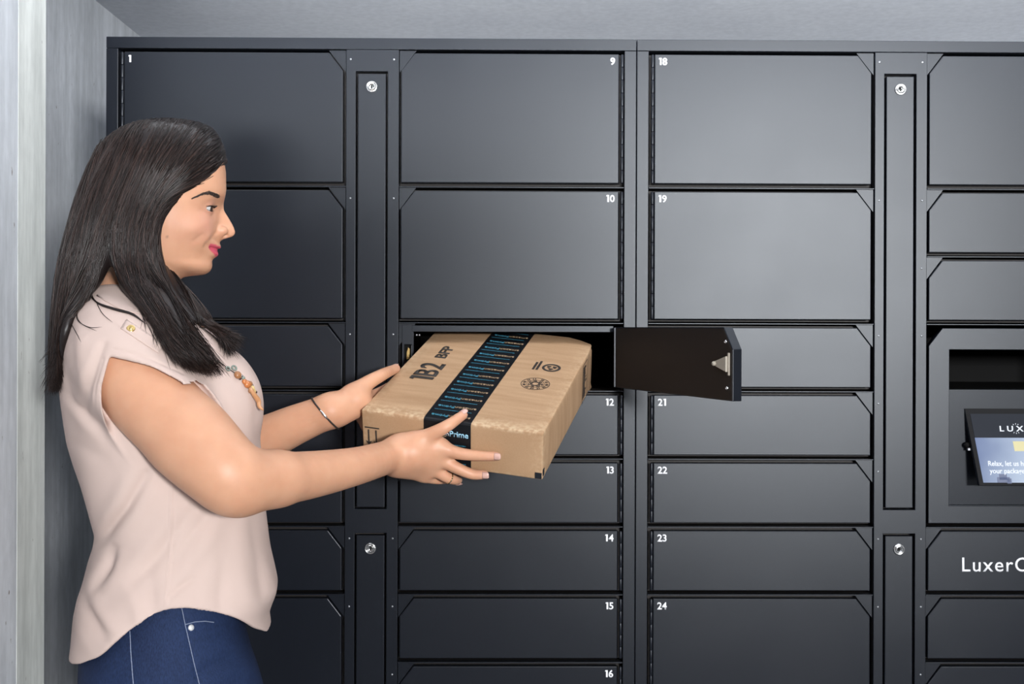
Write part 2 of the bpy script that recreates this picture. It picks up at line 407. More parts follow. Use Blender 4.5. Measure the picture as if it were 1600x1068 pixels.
h = ztop - .0068 - (zbot + .0078)
bm = bmesh.new(); w = .4015
prism(bm, [(-.0060, 0), (-.0060 - w, 0), (-.0060 - w, h - .033), (-.0060 - w + .0255, h), (-.0060, h)], .001, .0165); bevel(bm, .0010, 2, 20)
odo = put('open_door', finish(bm, 'open_door', M_STEEL), left_bank, (.2203, -.002, zbot + .0078), label='door swung wide open showing its dark inside')
odo.rotation_euler = (0, 0, R_(110))
bm = bmesh.new(); ii = .0022
prism(bm, [(-.012, ii), (-.0060 - w + ii, ii), (-.0060 - w + ii, h - .034), (-.0060 - w + .026, h - ii), (-.012, h - ii)], .0162, .0170)
put('inner_shade', finish(bm, 'inner_shade', M_INNER), odo)  # dark sheet: shade on the door's inside put into its colour
put('hinge', hinge_mesh(h - .001), odo, (0, .001, .0005))
M = basis((-.0135, .0010, h - .0195), (1, 0, 0), (0, 0, 1))
put('door_number', text_mesh('11', .0128, M_WHITE, M, bold=.028, align='r', name='door_number'), odo)
# striker: wedge-shaped zinc hook with a back plate
bm = bmesh.new()
xe = -.0060 - w + .006
box(bm, xe + .001, xe + .005, .017, .0195, h * .5 - .017, h * .5 + .017); bevel(bm, .0006)
stp = put('striker_plate', finish(bm, 'striker_plate', M_STRIKE), odo)
bm = bmesh.new()
tri = [(xe + .003, h * .5 - .0120), (xe + .003, h * .5 + .0120), (xe + .036, h * .5 + .0035), (xe + .042, h * .5 + .001), (xe + .042, h * .5 - .001), (xe + .036, h * .5 - .0035)]
prism(bm, tri, .0195, .0235); bevel(bm, .0012)
lathe(bm, [(0, .022), (.0035, .022), (.0035, .0265), (.002, .028), (0, .028)], 12, Matrix.Translation((xe + .034, 0, h * .5)) @ Matrix.Rotation(R_(-90), 4, 'X'))
put('striker', finish(bm, 'striker', M_STRIKE), odo)
bm = bmesh.new(); lathe(bm, [(0, .0165), (.003, .0165), (.003, .0185), (.0021, .0195), (.0012, .0196), (.0011, .0185), (0, .0185)], 14, Matrix.Rotation(R_(-90), 4, 'X'))
SCREW = finish(bm, 'screw', M_CHROME, True)
for xx, zz in ((xe + .012, h - .022), (xe + .008, .019)): put('screw', SCREW, odo, (xx, 0, zz))

# touch-screen console in the right bank
cz0, cz1 = zline(5) + .0078, zline(2) - .0068
cxa, cxb = DOORX[1]
bm = bmesh.new()
wx = [-.1480, .176]
XS = [cxa, wx[0], wx[1], cxb]
# face panel with its clipped corner (grid plate with an opening) ; opening from z 1.0686 to 1.3573
def clipped_plate(bm):
    o = [(cxa, cz0), (cxb, cz0), (cxb, cz1), (cxa + .0255, cz1), (cxa, cz1 - .033)]
    i = [(wx[0], 1.0686), (wx[1], 1.0686), (wx[1], 1.3573), (wx[0], 1.3573)]
    vo = [bm.verts.new((x, .001, z)) for x, z in o]; vi = [bm.verts.new((x, .001, z)) for x, z in i]
    fs = [bm.faces.new((vo[0], vo[1], vi[1], vi[0])), bm.faces.new((vo[1], vo[2], vi[2], vi[1])),
          bm.faces.new((vo[2], vo[3], vi[3], vi[2])), bm.faces.new((vo[3], vo[4], vi[0], vi[3])), bm.faces.new((vo[4], vo[0], vi[0]))]
    r = bmesh.ops.extrude_face_region(bm, geom=fs)
    for v in r['geom']:
        if isinstance(v, bmesh.types.BMVert): v.co.y = .016
    bmesh.ops.recalc_face_normals(bm, faces=bm.faces[:])
clipped_plate(bm); bevel(bm, .0009, 2, 25)
con = put('console_panel', finish(bm, 'console_panel', M_STEEL), right_bank)
put('hinge', hinge_mesh(cz1 - cz0), con, (cxb + .0058, .0018, cz0))
bm = bmesh.new(); box(bm, wx[0] - .0015, wx[1] + .0015, .0165, .30, 1.2840, 1.359)
for f in [f for f in bm.faces if f.calc_center_median().y < .02]: bm.faces.remove(f)
bmesh.ops.reverse_faces(bm, faces=bm.faces[:])
put('camera_recess', finish(bm, 'camera_recess', M_DARK), con)  # near-black colour stands in for the shade in this recess
bm = bmesh.new(); box(bm, wx[0] + .0003, wx[1] - .0003, .0035, .016, 1.0690, 1.2838)
for v in bm.verts: v.co.y += (1.2838 - v.co.z) * .045      # leans back a little towards the floor
bevel(bm, .0006); put('lower_panel', finish(bm, 'lower_panel', M_STEEL), con)
# wedge housing carrying the tilted screen
def P(x, y, z): return Vector((x, y, z))
sx0, sx1 = .8569 - PITCH, .152
zt, zb_, yo = 1.2485, at(1530, 758, -.026)[2], -.026
sxb = at(1530, 758, yo)[0] - PITCH
down_ = Vector((0, yo - .004, zb_ - zt)).normalized(); out_ = Vector((1, 0, 0)).cross(-down_)
bm = bmesh.new()
A = [bm.verts.new(Vector((x, y, z)) - out_ * d) for d in (0, .007) for x, y, z in ((sx0, .004, zt), (sx1, .004, zt), (sx1, yo, zb_), (sxb, yo, zb_))]
for q in ((0, 1, 2, 3), (7, 6, 5, 4), (0, 4, 5, 1), (1, 5, 6, 2), (2, 6, 7, 3), (3, 7, 4, 0)): bm.faces.new([A[i] for i in q])
bevel(bm, .0008)
hs = put('touch_screen', finish(bm, 'touch_screen', M_STEEL), right_bank, label='tilted touch screen lit pale blue')
put('screen_arm', boxmesh('screen_arm', (sx0 + .030, sx1 - .03, -.003, .008, 1.165, 1.192), M_STEEL, .002), hs)
down = Vector((0, yo - .004, zb_ - zt)); Ls = down.length; down.normalize()
nrm = Vector((1, 0, 0)).cross(-down)          # out of the screen
SM = basis(Vector((sx0, .004, zt)) + nrm * .0006, (1, 0, 0), -down)   # x right, y up the slope, z out
def on_screen(dims, m, nm, z=.0, par=None):
    x0, x1, y0, y1 = dims
    bm = bmesh.new(); box(bm, x0, x1, -y1, -y0, z, z + .0008)
    for v in bm.verts:
        if v.co.x < x0 + 1e-4: v.co.x += (sxb - sx0) * (-v.co.y) / Ls
    bmesh.ops.transform(bm, matrix=SM, verts=bm.verts[:]); return put(nm, finish(bm, nm, m), hs)
M_BEZEL = mat('screen_bezel', (.004, .004, .005), .6, spec=.15)
M_BAR = mat('screen_header', (.006, .007, .010), .6, spec=.15, emit=((.012, .015, .022), 1))
M_LIT = mat('screen_white_text', (.1, .1, .1), .3, emit=((.8, .86, .95), 1))
M_BTN = mat('screen_button', (.1, .1, .05), .3, emit=((.62, .55, .30), 1))
M_PHOTO = mat('screen_photo', (.02, .02, .04), .3, emit=((.06, .09, .18), 1))
def screen_material():
    m = mat('screen_picture', (.02, .02, .02), .5, spec=.2); nt = m.node_tree; N = nt.nodes; L = nt.links; b = N['Principled BSDF']
    tc = N.new('ShaderNodeTexCoord'); n = N.new('ShaderNodeTexNoise'); n.inputs['Scale'].default_value = 14; n.inputs['Detail'].default_value = 2
    L.new(tc.outputs['Object'], n.inputs['Vector'])
    sp = N.new('ShaderNodeSeparateXYZ'); L.new(tc.outputs['Object'], sp.inputs[0])
    mr = N.new('ShaderNodeMapRange'); mr.inputs['From Min'].default_value = sx0; mr.inputs['From Max'].default_value = sx0 + .13
    L.new(sp.outputs['X'], mr.inputs['Value'])
    ad = N.new('ShaderNodeMath'); ad.operation = 'MULTIPLY_ADD'; ad.inputs[1].default_value = .8; ad.inputs[2].default_value = -.4
    L.new(n.outputs['Fac'], ad.inputs[0]); a2 = N.new('ShaderNodeMath'); L.new(ad.outputs[0], a2.inputs[0]); L.new(mr.outputs[0], a2.inputs[1])
    r = N.new('ShaderNodeValToRGB'); r.color_ramp.elements[0].color = (.14, .20, .38, 1); r.color_ramp.elements[1].color = (.48, .58, .74, 1)
    L.new(a2.outputs[0], r.inputs['Fac']); L.new(r.outputs['Color'], b.inputs['Emission Color']); b.inputs['Emission Strength'].default_value = 1
    return m
WS = sx1 - sx0
on_screen((0.0003, WS - .0003, 0.0003, Ls - .0003), M_BEZEL, 'bezel')
on_screen((.008, WS - .008, .010, .0545), M_BAR, 'header_bar', .0009)
on_screen((.008, WS - .008, .0545, Ls - .005), screen_material(), 'display', .0009)
on_screen((.0765, .196, .061, .079), M_BTN, 'button', .0019)
def screen_text(s, x, y, hgt, m, wid=None, bold=0, sp=1.0):
    M = SM @ Matrix.Translation((x + (sxb - sx0) * y / Ls, -y, .0022)); put('screen_text', text_mesh(s, hgt, m, M, bold, sp, wid, name='screen_text'), hs)
screen_text('LUXER', .0565, .0425, .0100, M_LIT, .0740, .02, 1.6)
screen_text('Relax, let us handle', .0225, .1060, .0092, M_LIT, .090, .015)
screen_text('your packages', .0225, .1195, .0092, M_LIT, .069, .015)
bm = bmesh.new()
for x0, y0, x1, y1 in ((.048, .1265, .071, .1365), (.052, .121, .066, .131), (.066, .129, .074, .138)): box(bm, x0, x1, -y1, -y0, .0019, .0024)
bmesh.ops.transform(bm, matrix=SM, verts=bm.verts[:]); put('screen_picture', finish(bm, 'screen_picture', M_PHOTO), hs)
# small dashes around the X of the screen heading
bm = bmesh.new()
for ang in (90, 60, 120, 270, 240, 300):
    q = Matrix.Translation((.0912, -.0375, .0022)) @ Matrix.Rotation(R_(ang), 4, 'Z'); vs = box(bm, .0075, .0098, -.0004, .0004, 0, .0003)
    bmesh.ops.transform(bm, matrix=SM @ q, verts=vs)
put('screen_mark', finish(bm, 'screen_mark', M_LIT), hs)
bm = bmesh.new(); lathe(bm, [(0, 0), (.0055, 0), (.0055, .004), (.004, .006), (0, .0065)], 16, Matrix.Translation((sx0 + .004, .003, 1.181)) @ FACE_OUT)
put('side_lock', finish(bm, 'side_lock', M_DARK, True), hs)
bm = bmesh.new(); box(bm, sx0 + .003, sx0 + .008, -.006, .001, 1.172, 1.176); put('side_lock_tab', finish(bm, 'side_lock_tab', M_RIVET), hs)
# shop lettering on the door below the console
Mx = basis((.8524 - PITCH, .0010, .9475), (1, 0, 0), (0, 0, 1))
put('lettering', text_mesh('LuxerOne', .0265, M_WHITE, Mx, .004, 1.12, name='lettering'), right_bank)

# ------------------------------------------------------------------ cardboard box
BW, BL, BH = .3018, .4036, .0819
BR = np.array([[0.96106161, 0.27632635, 0.00207872], [-0.25682207, 0.89595182, -0.36237102], [-0.10199509, 0.34772701, 0.93203161]])
BT = np.array([-0.22598554, -0.25412678, 1.26342581])      # top corner nearest the woman
def boxpt(x, y, z):            # box measures: x from its left side, y from its front, z down from its top (negative)
    return BT + BR @ np.array([x, y, z])
M_CARD = bpy.data.materials.new('corrugated_card'); M_CARD.use_nodes = True
def card_material(m):
    nt = m.node_tree; N = nt.nodes; L = nt.links; b = N['Principled BSDF']
    b.inputs['Roughness'].default_value = .72; b.inputs['Specular IOR Level'].default_value = .3
    tc = N.new('ShaderNodeTexCoord'); mp = N.new('ShaderNodeMapping'); mp.inputs['Scale'].default_value = (1, 9, 1)
    L.new(tc.outputs['Object'], mp.inputs['Vector'])
    n1 = N.new('ShaderNodeTexNoise'); n1.inputs['Scale'].default_value = 9; n1.inputs['Detail'].default_value = 8
    n2 = N.new('ShaderNodeTexNoise'); n2.inputs['Scale'].default_value = 420; n2.inputs['Detail'].default_value = 3
    L.new(mp.outputs['Vector'], n1.inputs['Vector']); L.new(tc.outputs['Object'], n2.inputs['Vector'])
    ad = N.new('ShaderNodeMath'); ad.operation = 'MULTIPLY_ADD'; ad.inputs[1].default_value = .35
    L.new(n2.outputs['Fac'], ad.inputs[0]); L.new(n1.outputs['Fac'], ad.inputs[2])
    r = N.new('ShaderNodeValToRGB'); r.color_ramp.elements[0].position = .45; r.color_ramp.elements[1].position = .9
    r.color_ramp.elements[0].color = (.36, .215, .115, 1); r.color_ramp.elements[1].color = (.46, .295, .17, 1)
    L.new(ad.outputs[0], r.inputs['Fac'])
    at_ = N.new('ShaderNodeAttribute'); at_.attribute_name = 'wear'
    n3 = N.new('ShaderNodeTexNoise'); n3.inputs['Scale'].default_value = 130; n3.inputs['Detail'].default_value = 4
    L.new(tc.outputs['Object'], n3.inputs['Vector'])
    r3 = N.new('ShaderNodeValToRGB'); r3.color_ramp.elements[0].position = .42; r3.color_ramp.elements[1].position = .62
    L.new(n3.outputs['Fac'], r3.inputs['Fac'])
    mm = N.new('ShaderNodeMath'); mm.operation = 'MULTIPLY'; L.new(at_.outputs['Fac'], mm.inputs[0]); L.new(r3.outputs['Color'], mm.inputs[1])
    mx = N.new('ShaderNodeMixRGB'); mx.inputs['Color2'].default_value = (.60, .45, .29, 1)
    L.new(mm.outputs[0], mx.inputs['Fac']); L.new(r.outputs['Color'], mx.inputs['Color1'])
    L.new(mx.outputs['Color'], b.inputs['Base Color'])
    u = N.new('ShaderNodeBump'); u.inputs['Strength'].default_value = .25; u.inputs['Distance'].default_value = .0006
    L.new(n1.outputs['Fac'], u.inputs['Height']); L.new(u.outputs['Normal'], b.inputs['Normal'])
card_material(M_CARD)
M_TAPE = mat('black_tape', (.012, .014, .018), .38, spec=.5)
M_INK = mat('black_ink', (.030, .024, .020), .7)
M_CYAN = mat('tape_blue_print', (.04, .21, .30), .5)
M_GOLD = mat('tape_gold_print', (.30, .21, .125), .5)
M_PALE = mat('tape_pale_print', (.70, .74, .78), .5)
box_root = thing('cardboard_box', 'brown cardboard box with black printed tape, held tilted into the open compartment', 'box')
Mb = Matrix([[*BR[0], 0], [*BR[1], 0], [*BR[2], 0], [0, 0, 0, 1]])
base = boxpt(BW / 2, BL / 2, -BH); Mb.translation = Vector(base)
box_root.matrix_world = Mb
bx = lambda x, y, z: (x - BW / 2, y - BL / 2, z + BH)
bm = bmesh.new(); box(bm, -BW / 2, BW / 2, -BL / 2, BL / 2, 0, BH)
bmesh.ops.subdivide_edges(bm, edges=bm.edges[:], cuts=11, use_grid_fill=True)
for v in bm.verts:      # slightly bowed faces, a knocked-in back corner
    c = v.co
    fx, fy, fz = abs(c.x) / (BW / 2), abs(c.y) / (BL / 2), abs(c.z - BH / 2) / (BH / 2)
    if fz > .999: c.z += (1 if c.z > BH / 2 else -1) * .0018 * (1 - fx ** 4) * (1 - fy ** 4)
    if fx > .999: c.x += (1 if c.x > 0 else -1) * .0012 * (1 - fz ** 4) * (1 - fy ** 4)
    if fy > .999: c.y += (1 if c.y > 0 else -1) * .0010 * (1 - fz ** 4) * (1 - fx ** 4)
    d = (Vector((c.x, c.y)) - Vector((BW / 2, BL / 2))).length
    if d < .05: k = (1 - d / .05) ** 2; c.x -= .006 * k; c.y -= .010 * k; c.z -= .006 * k * (c.z / BH)
wl = bm.verts.layers.float.new('wear')
es = [e for e in bm.edges if len(e.link_faces) == 2 and e.calc_face_angle(0) > R_(50)]
bmesh.ops.bevel(bm, geom=es, offset=.0026, segments=3, affect='EDGES', profile=.5)
for v in bm.verts:
    c = v.co; n_edge = (abs(c.x) > BW / 2 - .0032) + (abs(c.y) > BL / 2 - .0032) + (c.z > BH - .0032 or c.z < .0032)
    if n_edge >= 2: v[wl] = .75 if (c.y < -BL / 2 + .004 and c.z > BH - .004) else .3
carton = put('carton', finish(bm, 'carton', M_CARD, True), box_root)
for p in carton.data.polygons: p.use_smooth = True
# flap joints low on the front and on the side: shallow dark lines
TX0, TX1 = .1068, .1852
bm = bmesh.new(); n = 24; rows_ = []
ys = list(np.linspace(BL + .0005, 0, n))
def top_z(x, y):
    fx, fy = abs(x - BW / 2) / (BW / 2), abs(y - BL / 2) / (BL / 2); return .0018 * (1 - min(1, fx) ** 4) * (1 - min(1, fy) ** 4)
path = [(y, top_z(TX0, y) + .0006) for y in ys[:-1]] + [(.0026, .0005), (.0006, -.0006), (-.0014, -.003)] + [(-.0012 - .001 * math.sin(math.pi * q), -BH * q) for q in np.linspace(.08, .95, 8)]
for y, z in path: rows_.append((bm.verts.new(bx(TX0, y, z)), bm.verts.new(bx(TX1, y, z))))
for a, b in zip(rows_, rows_[1:]): bm.faces.new((a[0], a[1], b[1], b[0]))
bmesh.ops.solidify(bm, geom=bm.faces[:], thickness=.0003); bmesh.ops.recalc_face_normals(bm, faces=bm.faces[:])
tape = put('tape', finish(bm, 'tape', M_TAPE), box_root, label='black printed packing tape')
def on_top(o, x, y, z=.0012): return basis(bx(o[0], o[1], top_z(o[0], o[1]) + z), x, y)
def dashes(w, m, nm, M, hgt=.0016):
    bm = bmesh.new(); x = 0
    while x < w:
        l = random.uniform(.0012, .0042)
        box(bm, x, min(w, x + l), 0, hgt * random.uniform(.7, 1), 0, .0003); x += l + .0007
    bmesh.ops.transform(bm, matrix=M, verts=bm.verts[:]); o = put(nm, finish(bm, nm, m), tape); o['kind'] = 'stuff'; return o
y = .0165; k = 0
while y < BL - .01:
    # read from the far side: gold word first, blue word after
    M1 = on_top((TX1 - .006, y, 0), (-1, 0, 0), (0, -1, 0)); put('tape_print', text_mesh('amazon', .0072, M_GOLD, M1, .012, width=.036, name='tape_print'), tape)
    M2 = on_top((TX1 - .0425, y, 0), (-1, 0, 0), (0, -1, 0)); put('tape_print', text_mesh('Prime', .0078, M_CYAN, M2, .018, width=.028, name='tape_print'), tape)
    dashes(.062, M_CYAN, 'tape_small_print', on_top((TX1 - .010, y + .0165, 0), (-1, 0, 0), (0, -1, 0)))
    y += .0323
for z, both in ((-.0165, 1), (-.0488, 1)):
    M1 = basis(bx(TX0 + .006, -.0030, z - .0085), (1, 0, 0), (0, 0, 1)); put('tape_print', text_mesh('amazon', .0076, M_PALE, M1, .008, width=.036, name='tape_print'), tape)
    M2 = basis(bx(TX0 + .0435, -.0030, z - .0085), (1, 0, 0), (0, 0, 1)); put('tape_print', text_mesh('Prime', .0098, M_CYAN if z < -.03 else mat('tape_bright_print', (.35, .66, .85), .5), M2, .02, width=.031, name='tape_print'), tape)
    dashes(.062, M_CYAN, 'tape_small_print', basis(bx(TX0 + .008, -.0030, z - .024), (1, 0, 0), (0, 0, 1)))
    bm = bmesh.new()    # the small curved arrow under the first word
    for q in range(10):
        t = q / 9; vs = box(bm, t * .026, t * .026 + .0032, -.0005, .0006, 0, .0003)
        for v in vs: v.co.y -= .0022 * math.sin(math.pi * t)
    bmesh.ops.transform(bm, matrix=basis(bx(TX0 + .009, -.0030, z - .0100), (1, 0, 0), (0, 0, 1)), verts=bm.verts[:])
    put('tape_mark', finish(bm, 'tape_mark', M_GOLD), tape)
# stencilled size marks, reading away from the woman's near hand
put('size_mark', text_mesh('1B2', .041, M_INK, on_top((.0725, .133, 0), (0, 1, 0), (-1, 0, 0), .0006), .018, width=.074, name='size_mark'), carton)
put('size_mark', text_mesh('BFP', .0205, M_INK, on_top((.0625, .2335, 0), (0, 1, 0), (-1, 0, 0), .0006), .018, width=.055, name='size_mark'), carton)
# recycling ring, with two short printed lines beside it
def ring(bm, cx, cy, r0, r1, a0=0, a1=360, n=36):
    pts = []
    for q in range(n + 1):
        a = R_(a0 + (a1 - a0) * q / n); pts.append((math.cos(a), math.sin(a)))
    lo = [bm.verts.new((cx + r0 * c, cy + r0 * s, 0)) for c, s in pts]; hi = [bm.verts.new((cx + r1 * c, cy + r1 * s, 0)) for c, s in pts]
    for i in range(n): bm.faces.new((lo[i], hi[i], hi[i + 1], lo[i + 1]))
def print_mesh(bm, M, nm):
    bmesh.ops.transform(bm, matrix=M, verts=bm.verts[:]); bmesh.ops.solidify(bm, geom=bm.faces[:], thickness=.0003)
    bmesh.ops.recalc_face_normals(bm, faces=bm.faces[:]); return put(nm, finish(bm, nm, M_INK), carton)
bm = bmesh.new(); ring(bm, 0, 0, .0122, .0165); ring(bm, 0, 0, .0035, .0075, 15, 100, 12); ring(bm, 0, 0, .0035, .0075, 135, 220, 12); ring(bm, 0, 0, .0035, .0075, 255, 340, 12)
for q in range(3):
    a = R_(57 + 120 * q); c, s = math.cos(a), math.sin(a)
    bm.faces.new([bm.verts.new((c * r - s * w_, s * r + c * w_, 0)) for r, w_ in ((.0065, -.004), (.0105, 0), (.0065, .004))])
print_mesh(bm, on_top((.2545, .2470, 0), (0, 1, 0), (-1, 0, 0), .0009), 'recycling_mark')
for xx, ww in ((.2235, .032), (.2300, .036)):
    bm = bmesh.new(); x = 0
    while x < ww:
        l = random.uniform(.002, .0036); vs = [bm.verts.new(q) for q in ((x, 0, 0), (x + l, 0, 0), (x + l, .0042, 0), (x, .0042, 0))]; bm.faces.new(vs); x += l + .0009
    o = print_mesh(bm, on_top((xx + .0035, .2310, 0), (0, 1, 0), (-1, 0, 0), .0009), 'recycling_print')
# box maker's round seal
bm = bmesh.new(); ring(bm, 0, 0, .0238, .0248, n=48); ring(bm, 0, 0, .0148, .0154, n=40)
for q in range(34):
    a = q * 360 / 34
    if q % 3: ring(bm, 0, 0, .0172, .0218, a, a + random.uniform(4, 7), 2)
for q in range(9):
    a = R_(q * 40 + 5); ring(bm, .0075 * math.cos(a), .0075 * math.sin(a), .0012, .0026, n=8)
for q in range(7): ring(bm, 0, 0, .0108, .0128, q * 51, q * 51 + 30, 4)
print_mesh(bm, on_top((.2446, .1728, 0), (0, 1, 0), (-1, 0, 0), .0009), 'seal_mark')
# two down arrows under a bar on the front, bits of black tape on the front corner, printed panel on the right side
bm = bmesh.new()
def rect(bm, x0, x1, y0, y1): bm.faces.new([bm.verts.new(q) for q in ((x0, y0, 0), (x1, y0, 0), (x1, y1, 0), (x0, y1, 0))])
rect(bm, .0055, .0305, -.0308, -.0288)
for xx in (.0118, .0248):
    rect(bm, xx - .0011, xx + .0011, -.0560, -.0335)
    bm.faces.new([bm.verts.new(q) for q in ((xx - .0052, -.0535, 0), (xx, -.0625, 0), (xx + .0052, -.0535, 0), (xx, -.0562, 0))])
print_mesh(bm, basis(bx(0, -.0020, 0), (1, 0, 0), (0, 0, 1)), 'arrow_mark')
for dims in ((BW - .0115, BW - .0008, -.0016, -.0006, -BH + .0025, -BH + .0128), (BW - .0022, BW + .0008, .002, .010, -BH + .006, -BH + .0175)):
    a = bx(dims[0], dims[2], dims[4]); b = bx(dims[1], dims[3], dims[5])
    put('tape_scrap', boxmesh('tape_scrap', (a[0], b[0], a[1], b[1], a[2], b[2]), M_TAPE, 0), carton)
bm = bmesh.new(); o_ = .0009
y0, y1, z0, z1 = .2835, .3215, -.0785, -.0045
for a, b, c, d in ((y0, y1, z1 - o_, z1), (y0, y1, z0, z0 + o_), (y0, y0 + o_, z0, z1), (y1 - o_, y1, z0, z1)): rect(bm, a, b, c, d)
z = z1 - .006
while z > z0 + .006:
    t_ = random.uniform(.001, .003); l_ = random.uniform(.5, 1); rect(bm, y0 + .005, y0 + .005 + (y1 - y0 - .010) * l_, z - t_, z); z -= t_ + .0017
print_mesh(bm, basis(bx(BW + .0020, 0, 0), (0, 1, 0), (0, 0, 1)), 'side_print')
bm = bmesh.new(); rect(bm, .334, .335, -.080, -.002); rect(bm, .352, .3526, -.078, -.012)
print_mesh(bm, basis(bx(BW + .0016, 0, 0), (0, 1, 0), (0, 0, 1)), 'flap_joint')

# ------------------------------------------------------------------ the woman
PSI = R_(16.5)                                   # she faces the lockers a little
HU = np.array([math.cos(PSI), math.sin(PSI), 0.0]); HV = np.array([-math.sin(PSI), math.cos(PSI), 0.0]); HZ = np.array([0, 0, 1.0])
HC = at(265, 330, -.42)                          # middle of the head
def mid(px, py, v=0.0):
    """measured profile point -> place on the plane v metres beyond her middle plane"""
    r = FW * F_PX + RT * (px - 800) + UP * (512 - py); o = HC + HV * v
    return EYE + r * (((o - EYE) @ HV) / (r @ HV))
def uz(px, py, v=0.0):
    d = mid(px, py, v) - HC; return np.array([d @ HU, d @ HZ])
def W(u, v, z): return HC + HU * u + HV * v + HZ * z

class Vox:
    """signed distance grid; parts are blended in with a soft minimum"""
    def __init__(s, lo, hi, h, fill=.05):
        s.o = np.array(lo, float); s.h = h; s.n = np.ceil((np.array(hi) - s.o) / h).astype(int) + 1
        s.a = np.full(s.n, fill, np.float32); s.fill = fill
    def sub(s, lo, hi):
        i0 = np.clip(np.floor((np.array(lo) - s.o) / s.h).astype(int), 0, s.n); i1 = np.clip(np.ceil((np.array(hi) - s.o) / s.h).astype(int) + 1, 0, s.n)
        sl = tuple(slice(a, b) for a, b in zip(i0, i1))
        g = [(s.o[k] + s.h * np.arange(i0[k], i1[k])).astype(np.float32) for k in range(3)]
        return sl, g[0][:, None, None], g[1][None, :, None], g[2][None, None, :]
    def blend(s, sl, d, k, op='add'):
        a = s.a[sl]
        if op == 'add':
            if k > 0: hh = np.maximum(k - np.abs(a - d), 0) / k; s.a[sl] = np.minimum(a, d) - hh * hh * k * .25
            else: s.a[sl] = np.minimum(a, d)
        else:
            if k > 0: hh = np.maximum(k - np.abs(a + d), 0) / k; s.a[sl] = np.maximum(a, -d) + hh * hh * k * .25
            else: s.a[sl] = np.maximum(a, -d)
    def cap(s, p, q, r0, r1, k=.008, op='add', flat=None):
        """tapered round-ended limb; flat=(direction, scale): squashed along a direction"""
        p = np.asarray(p, float); q = np.asarray(q, float); m = max(r0, r1) * 1.0 + .03
        sl, x, y, z = s.sub(np.minimum(p, q) - m, np.maximum(p, q) + m)
        if s.a[sl].size == 0: return
        d = q - p; L2 = max(d @ d, 1e-12); X, Y, Z = x - p[0], y - p[1], z - p[2]
        t = np.clip((X * d[0] + Y * d[1] + Z * d[2]) / L2, 0, 1)
        X, Y, Z = X - t * d[0], Y - t * d[1], Z - t * d[2]
        e2 = X * X + Y * Y + Z * Z
        if flat is not None:
            f = np.asarray(flat[0], float); f = f / np.linalg.norm(f); c = X * f[0] + Y * f[1] + Z * f[2]; e2 = e2 + c * c * (1 / flat[1] ** 2 - 1)
        dd = np.sqrt(np.maximum(e2, 1e-12)) - (r0 + (r1 - r0) * t)
        if flat is not None: dd = dd * (flat[1] ** .5)
        s.blend(sl, dd.astype(np.float32), k, op)
    def chain(s, pts, rs, k=.008, op='add', flat=None, sub=7):
        """a whole limb: a rounded path through the points, blended in once"""
        p = np.asarray(pts, float); r = np.asarray(rs, float); n = len(p)
        if n > 2:
            e = np.vstack([2 * p[0] - p[1], p, 2 * p[-1] - p[-2]]); Q, R = [], []
            for i in range(n - 1):
                for t in np.arange(sub) / sub:
                    a, b, c, d = e[i:i + 4]
                    Q.append(.5 * (2 * b + (c - a) * t + (2 * a - 5 * b + 4 * c - d) * t * t + (3 * b - a - 3 * c + d) * t ** 3))
                    q4 = np.concatenate([[2 * r[0] - r[1]], r, [2 * r[-1] - r[-2]]])[i:i + 4]; R.append(max(1e-4, .5 * (2 * q4[1] + (q4[2] - q4[0]) * t + (2 * q4[0] - 5 * q4[1] + 4 * q4[2] - q4[3]) * t * t + (3 * q4[1] - q4[0] - 3 * q4[2] + q4[3]) * t ** 3)))
            p = np.vstack([Q, p[-1:]]); r = np.append(R, r[-1])
        m = r.max() + .03
        sl, x, y, z = s.sub(p.min(0) - m, p.max(0) + m)
        if s.a[sl].size == 0: return
        D = np.full(s.a[sl].shape, s.fill, np.float32)
        T = Vox.__new__(Vox); T.o = s.o + s.h * np.array([q.start for q in sl]); T.h = s.h; T.n = np.array(D.shape); T.a = D; T.fill = s.fill
        for i in range(len(p) - 1): T.cap(p[i], p[i + 1], r[i], r[i + 1], 0 if len(pts) < 3 else .0008, 'add', flat)
        s.blend(sl, D, k, op)
    def ell(s, c, axes, radii, k=.01, op='add'):
        c = np.asarray(c, float); m = max(radii) + .03
        sl, x, y, z = s.sub(c - m, c + m)
        if s.a[sl].size == 0: return
        X, Y, Z = x - c[0], y - c[1], z - c[2]; k1 = 0; k2 = 0
        for ax, r in zip(axes, radii):
            q = X * ax[0] + Y * ax[1] + Z * ax[2]; k1 = k1 + (q / r) ** 2; k2 = k2 + (q / (r * r)) ** 2
        k1 = np.sqrt(k1); d = k1 * (k1 - 1) / np.maximum(np.sqrt(k2), 1e-6)
        s.blend(sl, d.astype(np.float32), k, op)
    def mesh(s, P, quads, k=.01, op='add', offset=0.0, hw=10):
        P = np.asarray(P, float)
        g = vdb.FloatGrid.createLevelSetFromPolygons(((P - s.o) / s.h).astype(np.float32), quads=np.asarray(quads, np.uint32), halfWidth=float(hw))
        lo, hi = P.min(0) - .03, P.max(0) + .03
        sl, *_ = s.sub(lo, hi); shp = s.a[sl].shape; d = np.empty(shp, np.float32)
        g.copyToArray(d, ijk=tuple(int(q.start) for q in sl)); d = d * s.h + offset
        d[d > (hw - .5) * s.h + offset] = s.fill
        s.blend(sl, d, k, op); return sl, d
